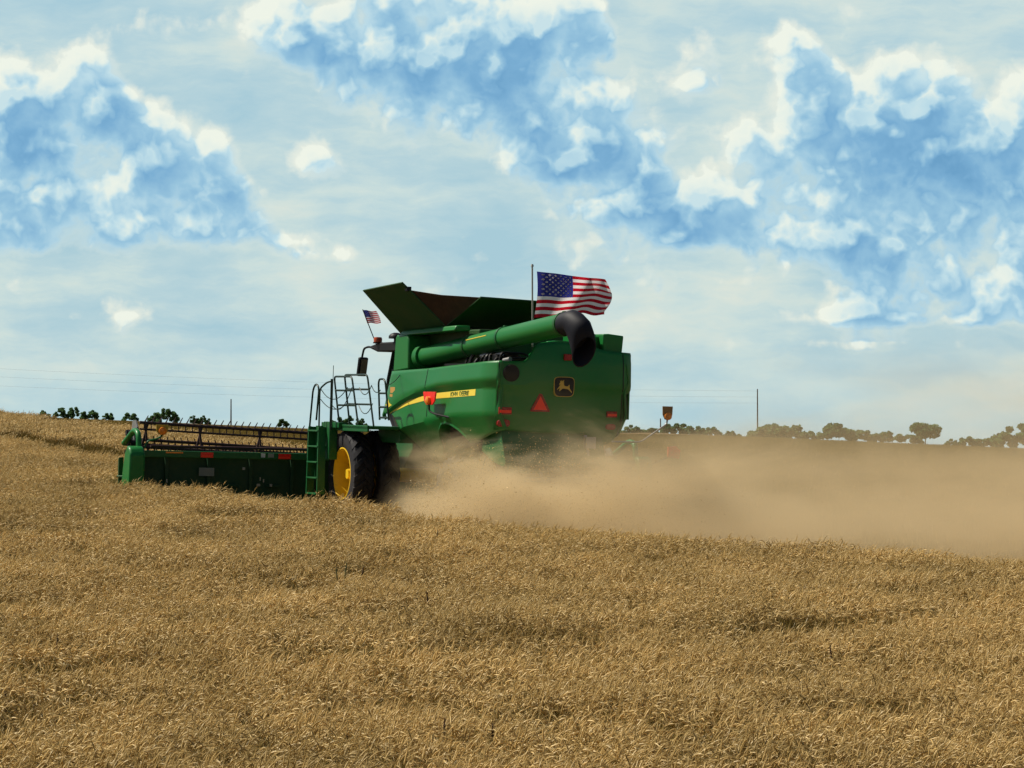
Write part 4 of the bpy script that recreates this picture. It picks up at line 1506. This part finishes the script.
fs_ = local_empty('small_flag', (8.72, .98, 3.86))
tag(fs_, 'small stars and stripes flag on a thin leaning stick at the cab roof', 'flag')
bm = BM()
tube(bm, [(0, 0, 0), (-.33, 0, .85)], .011, 6)
obj('stick', bm, M['black'], fs_)
def warp_small(u, v):
    bx, bz = -.33 + .105 * v, .83 - .30 * v
    x = bx + .31 * u + .02 * math.sin(3 * v) * u
    z = bz - .02 * u + .012 * math.sin(2 * math.pi * u * 1.1) + .03 * u * v
    return (x, .05 * math.sin(2 * math.pi * (1.1 * u + .2 * v)) * u, z)
flag_cloth('cloth', warp_small, fs_, 30, 2)

# ------------------------------------------------------------------ trees on the skyline
def leaf_mat(name, c0, c1):
    m, nt, b = new_mat(name)
    at = N(nt, "ShaderNodeAttribute", attribute_name='tint')
    c = ramp(nt, [(0, c0), (1, c1)], at.outputs['Fac']).outputs[0]
    nt.links.new(c, b.inputs['Base Color'])
    b.inputs['Roughness'].default_value = .6
    b.inputs['Specular IOR Level'].default_value = .2
    tr = N(nt, "ShaderNodeBsdfTranslucent")
    nt.links.new(c, tr.inputs[0])
    mx = N(nt, "ShaderNodeMixShader")
    mx.inputs[0].default_value = .5
    nt.links.new(b.outputs[0], mx.inputs[1])
    nt.links.new(tr.outputs[0], mx.inputs[2])
    nt.links.new(mx.outputs[0], nt.nodes["Material Output"].inputs[0])
    return m
M['leaf'] = leaf_mat('tree_leaves', (.065, .14, .050), (.16, .27, .10))  # leaf greens paled to stand for haze over the distance
M['bark'] = paint('bark', (.07, .05, .035), .9, .2)

def make_tree(name, label, cat, loc, width, height, seed, trunk=.25, n=2600, group=None, cut=None):
    """trunk, limbs and a crown of leaf clumps; crown starts at trunk*height"""
    rg = np.random.default_rng(seed)
    e = empty(name, loc)
    tag(e, label, cat, group)
    bm = BM()
    th = height * (trunk + .2)
    tube(bm, [(0, 0, -.6), (0.02 * width, 0, th * .5), (.03 * width, .02 * width, th)], [height * .028, height * .022, height * .014], 7)
    lobes = []
    for k in range(int(rg.integers(13, 19)) if trunk > 0 else 30):
        a = rg.uniform(0, 2 * math.pi)
        rad = width * .5 * math.sqrt(rg.uniform(0, 1)) * .72
        zz = height * max(.04, trunk + (1 - trunk) * rg.uniform(.05, .80) ** 1.0)
        top = 1 - abs(zz / height - (trunk + (1 - trunk) * .45)) * .9
        c = np.array([rad * math.cos(a) * top, rad * math.sin(a) * top, zz])
        if trunk < 0:
            xx = rg.uniform(-.5, .5)
            prof = (.42 + .58 * abs(math.sin(seed * 1.7 + xx * 5.3 + 1.3 * math.sin(seed + 9 * xx)))) * (1 - (2 * abs(xx)) ** 3 * .6)
            c = np.array([xx * width, rg.uniform(-.3, .3) * width, height * prof * rg.uniform(.25, 1.0)])
            lobes.append((c, width * rg.uniform(.07, .15), max(width * .07, height * rg.uniform(.07, .15))))
            continue
        lobes.append((c, width * rg.uniform(.15, .26), max(width * .13, (1 - trunk) * height * rg.uniform(.10, .18))))
        tube(bm, [(0.02 * width, 0, th * rg.uniform(.4, .95)), tuple(c * np.array([.6, .6, 1]) - np.array([0, 0, .1 * height])), tuple(c)], [height * .012, height * .008, height * .004], 5)
    obj('trunk', bm, M['bark'], e, smooth=60)
    zt_ = max(c[2] + rz for c, rx, rz in lobes)
    lobes = [(c * np.array([1, 1, height / zt_]), rx, rz) for c, rx, rz in lobes]
    s = Soup()
    ls_ = max(.14, min(.40, width * .075))
    for _ in range(n):
        c, rx, rz = lobes[int(rg.integers(len(lobes)))]
        d = rg.normal(size=3); d /= np.linalg.norm(d)
        r_ = rg.uniform(.35, 1.08) ** .6
        p = c + d * np.array([rx, rx, rz]) * r_
        if p[2] < -.3: continue
        a = rg.normal(size=3); a /= np.linalg.norm(a)
        b_ = np.cross(a, rg.normal(size=3)); b_ /= np.linalg.norm(b_)
        q = ls_ * rg.uniform(.5, 1.2)
        i0 = len(s.v)
        for su, sv in ((-1, -.5), (0, -.75), (1, -.1), (.2, .8), (-.8, .5)):
            s.v.append(p + a * su * q * .6 + b_ * sv * q * .6)
        s.f.append((i0, i0 + 1, i0 + 2, i0 + 3, i0 + 4))
        s.t.append(float(np.clip(rg.normal(.5, .28), 0, 1)))
        s.m.append(0)
    link('crown', s.mesh('crown', [M['leaf']]), e)
    return e

def skyline_tree(px, top, wpx, d, label, seed, name='tree', cat='tree', trunk=.2, n=2600, base=None):
    x = (px - 512) / FPX * d
    zt = EYE + (450 - top) / FPX * d
    zb = float(ground_z(np.array([x]), np.array([d]))[0])
    w = wpx / FPX * d
    make_tree(name, label, cat, (x, d, zb), w, zt - zb, seed, trunk, n)

TREES = [
    # left skyline: far bushes just showing above the wheat
    (44, 410.5, 9, 420, 'tiny dark bush at the far left on the wheat skyline'),
    (60, 407.5, 12, 420, 'dark green tree second from the far left on the wheat skyline'),
    (74, 407, 11, 420, 'rounded dark tree right beside the second far left skyline tree'),
    (89, 410, 13, 430, 'low wide dark bush left of the gap on the wheat skyline'),
    (108, 413, 9, 440, 'very small bush in the gap between the far left trees and the reel end'),
    (130, 412.5, 12, 440, 'low dark bush just left above the grey reel shield'),
    (153, 412.5, 8, 400, 'narrow bush touching the left side of the biggest tree above the reel'),
    (166, 408.5, 18, 400, 'biggest dark green tree above the left end of the reel'),
    (195, 415.5, 8, 430, 'tiny pointed bush right of the biggest tree above the reel'),
    (204, 415.5, 10, 430, 'small low bush left of the slim pole above the reel'),
    (283, 419, 9, 430, 'small lone bush above the reel midway to the ladder'),
    (332, 420, 8, 400, 'small bush seen through the ladder handrails'),
    (345, 415.5, 15, 400, 'leafy tree seen through the platform railing'),
    (361, 418, 11, 400, 'low bush seen through the right half of the platform railing'),
    # right skyline, partly in dust
    (633, 425, 16, 420, 'green tree half hidden by the right edge of the rear hood'),
    (650, 428, 14, 430, 'low tree between the rear hood and the lamp arm'),
    (674, 423.5, 20, 420, 'rounded tree directly below the lamp on the arm'),
    (693, 426, 18, 430, 'dusty tree just right of the lamp on the arm'),
    (709, 427, 18, 440, 'low dusty tree left of the tall utility pole'),
    (732, 431, 14, 450, 'small faint tree close left of the tall utility pole'),
    (766, 425, 26, 420, 'dusty tree mound touching the foot of the tall utility pole'),
    (787, 424, 30, 420, 'dusty bushy tree just right of the tall utility pole'),
    (812, 431, 16, 430, 'faint low bush left of the domed dusty tree'),
    (838, 423.5, 28, 420, 'domed dusty tree between the utility pole and the lone round tree'),
    (862, 430, 20, 430, 'low dusty bush right of the domed dusty tree'),
    (883, 431, 18, 430, 'low dusty bush second left of the lone round tree'),
    (908, 434, 20, 400, 'low hedge bush at the left foot of the lone round tree'),
    (953, 439, 14, 400, 'tiny bush right of the lone round tree'),
    (969, 437, 18, 400, 'low bush left of the flat topped thicket near the right edge'),
    (986, 436, 20, 400, 'flat topped thicket left of the right edge tree'),
    (1016, 422, 34, 380, 'large dark tree cut off by the right edge of the photo'),
]
for k, (px, top, w, d, lab) in enumerate(TREES):
    skyline_tree(px, top, w * 1.25, d, lab, 100 + k, n=3200, trunk=-.1)
skyline_tree(925, 422.5, 31, 390, 'lone round tree with a visible trunk on the right skyline', 77, trunk=.36, n=2600)

# ------------------------------------------------------------------ utility poles and wires
M['wood'] = paint('grey_wood', (.13, .115, .10), .8, .1)
M['wire'] = paint('weathered_wire', (.34, .36, .38), .6, .0)
def pole_at(px, top, d, label, r=.16, arm=False):
    x = (px - 512) / FPX * d
    zt = EYE + (450 - top) / FPX * d
    zb = float(ground_z(np.array([x]), np.array([d]))[0])
    e = empty('utility_pole', (x, d, zb))
    tag(e, label, 'utility pole')
    bm = BM()
    tube(bm, [(0, 0, -.5), (0, 0, zt - zb)], [r * 1.2, r * .8], 8)
    obj('post', bm, M['wood'], e, smooth=50)
    if arm:
        for q, dz_ in enumerate((.5, 1.9, 3.2)):
            bm = BM()
            box(bm, (0, -.05, zt - zb - dz_), (.9, .14, .14))
            obj('crossarm', bm, M['wood'], e)
    return Vector((x, d, zt))
pole_at(231, 399, 640, 'slim far pole standing alone above the middle of the reel', .13)
pole_at(660.5, 418.5, 640, 'short thin pole beside the lamp arm right of the rear hood', .13)
pr = pole_at(757.5, 389, 700, 'tall slender pole rising out of the dust right of the machine', .14)
pl_ = pole_at(-120, 358, 700, 'tall power pole beyond the left edge of the field', .16, True)
for q, (a0, b0) in enumerate(((362, 391), (370.5, 397), (380, 403))):
    a = Vector((pl_.x, 700, EYE + (450 - a0) / FPX * 700))
    b_ = Vector((pr.x, 700, EYE + (450 - b0) / FPX * 700))
    bm = BM()
    tube(bm, [a.lerp(b_, k / 24) - Vector((0, 0, 1.2 * 4 * (k / 24) * (1 - k / 24))) for k in range(25)], .013, 5)
    o = obj('power_line', bm, M['wire'], None)
    tag(o, ('uppermost', 'middle', 'lowest')[q] + ' of three faint power lines crossing the pale sky on the left', 'power line', 'power lines across the sky')

# ------------------------------------------------------------------ dark weed spikes standing among the wheat
def field_point(px, py):
    k, sy = (px - 512) / FPX, (450 - py) / FPX
    for d in np.arange(20, 110, .05):
        if float(ground_z(np.array([k * d]), np.array([d]))[0]) + .66 >= EYE + sy * d:
            return (k * d, d)
def weed(px, py, label, seed, hgt=.85, spikes=2, mat=None):
    x, d = field_point(px, py)
    rr = random.Random(seed)
    e = empty('weed', (x, d, float(ground_z(np.array([x]), np.array([d]))[0])))
    tag(e, label, 'weed', 'weeds standing in the wheat')
    for q in range(spikes):
        bm = BM()
        a, ln = rr.uniform(0, 6.28), rr.uniform(.03, .16)
        top = Vector((math.cos(a) * ln, math.sin(a) * ln, hgt * rr.uniform(.88, 1.05)))
        mid = top * .62
        pts = [(0, 0, 0), mid * .6, mid, mid.lerp(top, .3), mid.lerp(top, .7), top]
        tube(bm, pts, [.004, .004, .005, .013, .011, .003], 6)
        for k in range(26):
            c = mid.lerp(top, rr.uniform(.05, .95))
            v = Vector((rr.gauss(0, 1), rr.gauss(0, 1), rr.gauss(.4, .6))).normalized()
            tube(bm, [c, c + v * rr.uniform(.015, .03)], [.006, .002], 4)
        obj('spike', bm, mat or M['weed'], e)
M['weed'] = paint('dark_seed_spike', (.085, .045, .018), .8, .1)
M['weedgreen'] = paint('green_weed', (.08, .09, .022), .7, .2)
weed(340, 578, 'dark green weed with two upright spikes left of centre in the wheat', 1, .88, 2, M['weedgreen'])
weed(354, 576, 'dark weed spike close right of the two spiked green weed', 2, .92, 1)
weed(437, 538, 'small brown spike below the front wheels in the wheat', 3, .85, 1)
weed(411, 590, 'brown spike upright below the middle of the machine', 4, .84, 1)
weed(434, 605, 'slanted dark spike in the middle of the foreground wheat', 5, .83, 1)
weed(441, 733, 'thick dark brown spike near the bottom edge of the wheat', 6, .84, 1)
weed(495, 742, 'low dark spike right of the thick brown one near the bottom edge', 7, .83, 1)
weed(54, 645, 'dark spike at the left edge of the foreground wheat', 8, .85, 1)
weed(13, 695, 'thin dark spike in the lower left corner of the wheat', 9, .85, 1)
weed(836, 655, 'dark curled spike in the right foreground wheat', 10, .80, 1)

# ------------------------------------------------------------------ chaff thrown out behind the machine
def build_chaff():
    rg = np.random.default_rng(11)
    s = Soup()
    n = 60000
    f = rg.normal(.0, 2.6, n)
    l = rg.normal(1.6, 1.7, n)
    h = np.abs(rg.normal(0, .75, n)) + .12
    P = np.array(O)[None] + f[:, None] * np.array(F) + l[:, None] * np.array(L) + h[:, None] * np.array(U)
    top = np.interp(f, [-5, -1, 1, 4.6], [2.2, 1.9, 1.75, .75])
    e = (P[:, 0] + 2.58) * .616 + (P[:, 1] - 66.4) * .788
    ok = (l + .285 * (f - 6) < 1.9 - h * .5) & (h < top) & (f < 5.0) & (l < 4.6) & (e > .2) & ~((f > .3) & (f < 5.5) & (np.abs(l) < 1.2))
    P = P[ok]
    k = len(P)
    a = rg.normal(size=(k, 3)); a /= np.linalg.norm(a, axis=1)[:, None]
    b_ = np.cross(a, rg.normal(size=(k, 3))); b_ /= np.linalg.norm(b_, axis=1)[:, None]
    q = (rg.uniform(.005, .013, k) * np.where(rg.random(k) < .12, 1.8, 1.0))[:, None]
    V = np.stack([P - a * q, P + b_ * q * .5, P + a * q, P - b_ * q * .5], 1).reshape(-1, 3)
    s.v = list(V)
    s.f = [(4 * i_, 4 * i_ + 1, 4 * i_ + 2, 4 * i_ + 3) for i_ in range(k)]
    s.t = list(rg.random(k)); s.m = [0] * k
    tag(link('chaff', s.mesh('chaff', [M_HEAD])), 'flying straw chaff thrown out below the rear hood', 'chaff', kind='stuff')
build_chaff()

# ------------------------------------------------------------------ dust
def build_dust():
    bm = BM()
    x0, x1, y0, y1, z0, z1 = -7.0, 30.0, 55.0, 112.0, EYE - 5.0, EYE + 3.0
    box(bm, ((x0 + x1) / 2, (y0 + y1) / 2, (z0 + z1) / 2), (x1 - x0, y1 - y0, z1 - z0))
    m = bpy.data.materials.new('dust')
    m.use_nodes = True
    nt = m.node_tree
    nt.nodes.clear()
    tc = N(nt, "ShaderNodeTexCoord").outputs['Object']
    def dot(v, off, d):
        a = N(nt, "ShaderNodeVectorMath", operation='SUBTRACT')
        nt.links.new(v, a.inputs[0]); a.inputs[1].default_value = off
        b = N(nt, "ShaderNodeVectorMath", operation='DOT_PRODUCT')
        nt.links.new(a.outputs[0], b.inputs[0]); b.inputs[1].default_value = d
        return b.outputs['Value']
    h = dot(tc, (0, 0, EYE - 3.375 - .7), (.0335, -SL, 1.0))       # height above the field
    f = dot(tc, tuple(O), (F.x, F.y, 0))
    l = dot(tc, tuple(O), (L.x, L.y, 0))
    e = dot(tc, (-2.58, 66.4, 0), (.616, .788, 0))                  # distance in from the cut edge
    sx = N(nt, "ShaderNodeSeparateXYZ"); nt.links.new(tc, sx.inputs[0])
    mp = N(nt, "ShaderNodeMapping")
    mp.inputs['Rotation'].default_value = (0, R(18), R(-30))
    mp.inputs['Scale'].default_value = (.22, .45, .60)
    nt.links.new(tc, mp.inputs[0])
    n1 = noise(nt, mp.outputs[0], 1.0, 6, .66, .6)
    n2 = noise(nt, tc, .12, 3, .55)
    mach = mth(nt, 'EXPONENT', mth(nt, 'MULTIPLY', mth(nt, 'ADD', mth(nt, 'POWER', mth(nt, 'DIVIDE', mth(nt, 'SUBTRACT', f, .4), 4.2), 2.0), mth(nt, 'POWER', mth(nt, 'DIVIDE', mth(nt, 'SUBTRACT', l, 1.9), 3.4), 2.0)), -1.0))
    htop = mth(nt, 'ADD', mapr(nt, f, 4.6, 1.2, .42, 1.35), mapr(nt, f, -1.5, -10.0, 0.0, 2.0))
    rel = mth(nt, 'DIVIDE', h, mth(nt, 'MULTIPLY', htop, mapr(nt, n1, .34, .68, .55, 1.6)))
    fall = mapr(nt, rel, 1.15, .55, 0.0, 1.0, smooth=True)
    edge = mapr(nt, e, -.3, 2.2, 0, 1, smooth=True)
    front = mth(nt, 'MULTIPLY', mapr(nt, f, 5.4, 2.8, 0, 1, smooth=True), mapr(nt, mth(nt, 'ADD', l, mth(nt, 'MULTIPLY', mth(nt, 'SUBTRACT', f, 6.0), .285)), 2.2, -.1, 0, 1, smooth=True))
    body = mth(nt, 'MULTIPLY', mth(nt, 'MULTIPLY', fall, edge), front)
    dn = mth(nt, 'ADD', DUST_FAR, mth(nt, 'MULTIPLY', mach, DUST_NEAR))
    dn = mth(nt, 'MULTIPLY', dn, mapr(nt, n1, .38, .64, .25, 2.0))
    dens = mth(nt, 'MULTIPLY', body, dn)
    # thin plumes drifting up
    pl1 = mth(nt, 'MULTIPLY', mapr(nt, h, 5.2, 1.5, 0, 1, smooth=True), mapr(nt, n2, .50, .64, 0, 1, smooth=True))
    pl1 = mth(nt, 'MULTIPLY', mth(nt, 'MULTIPLY', pl1, edge), mapr(nt, f, 1.0, -4.0, 0, 1, smooth=True))
    dens = mth(nt, 'ADD', dens, mth(nt, 'MULTIPLY', mth(nt, 'MULTIPLY', pl1, mapr(nt, n1, .3, .7, .3, 1.6)), DUST_PLUME))
    pv = N(nt, "ShaderNodeVolumePrincipled")
    pv.inputs['Color'].default_value = DUST_COL
    pv.inputs['Anisotropy'].default_value = .15
    nt.links.new(dens, pv.inputs['Density'])
    out = N(nt, "ShaderNodeOutputMaterial")
    nt.links.new(pv.outputs[0], out.inputs['Volume'])
    o = obj('dust_cloud', bm, m)
    tag(o, 'tan dust cloud rolling out behind the machine across the cut field', 'dust', kind='stuff')
DUST_FAR, DUST_NEAR, DUST_PLUME = .11, 1.9, .075
DUST_COL = (.92, .75, .47, 1)
build_dust()
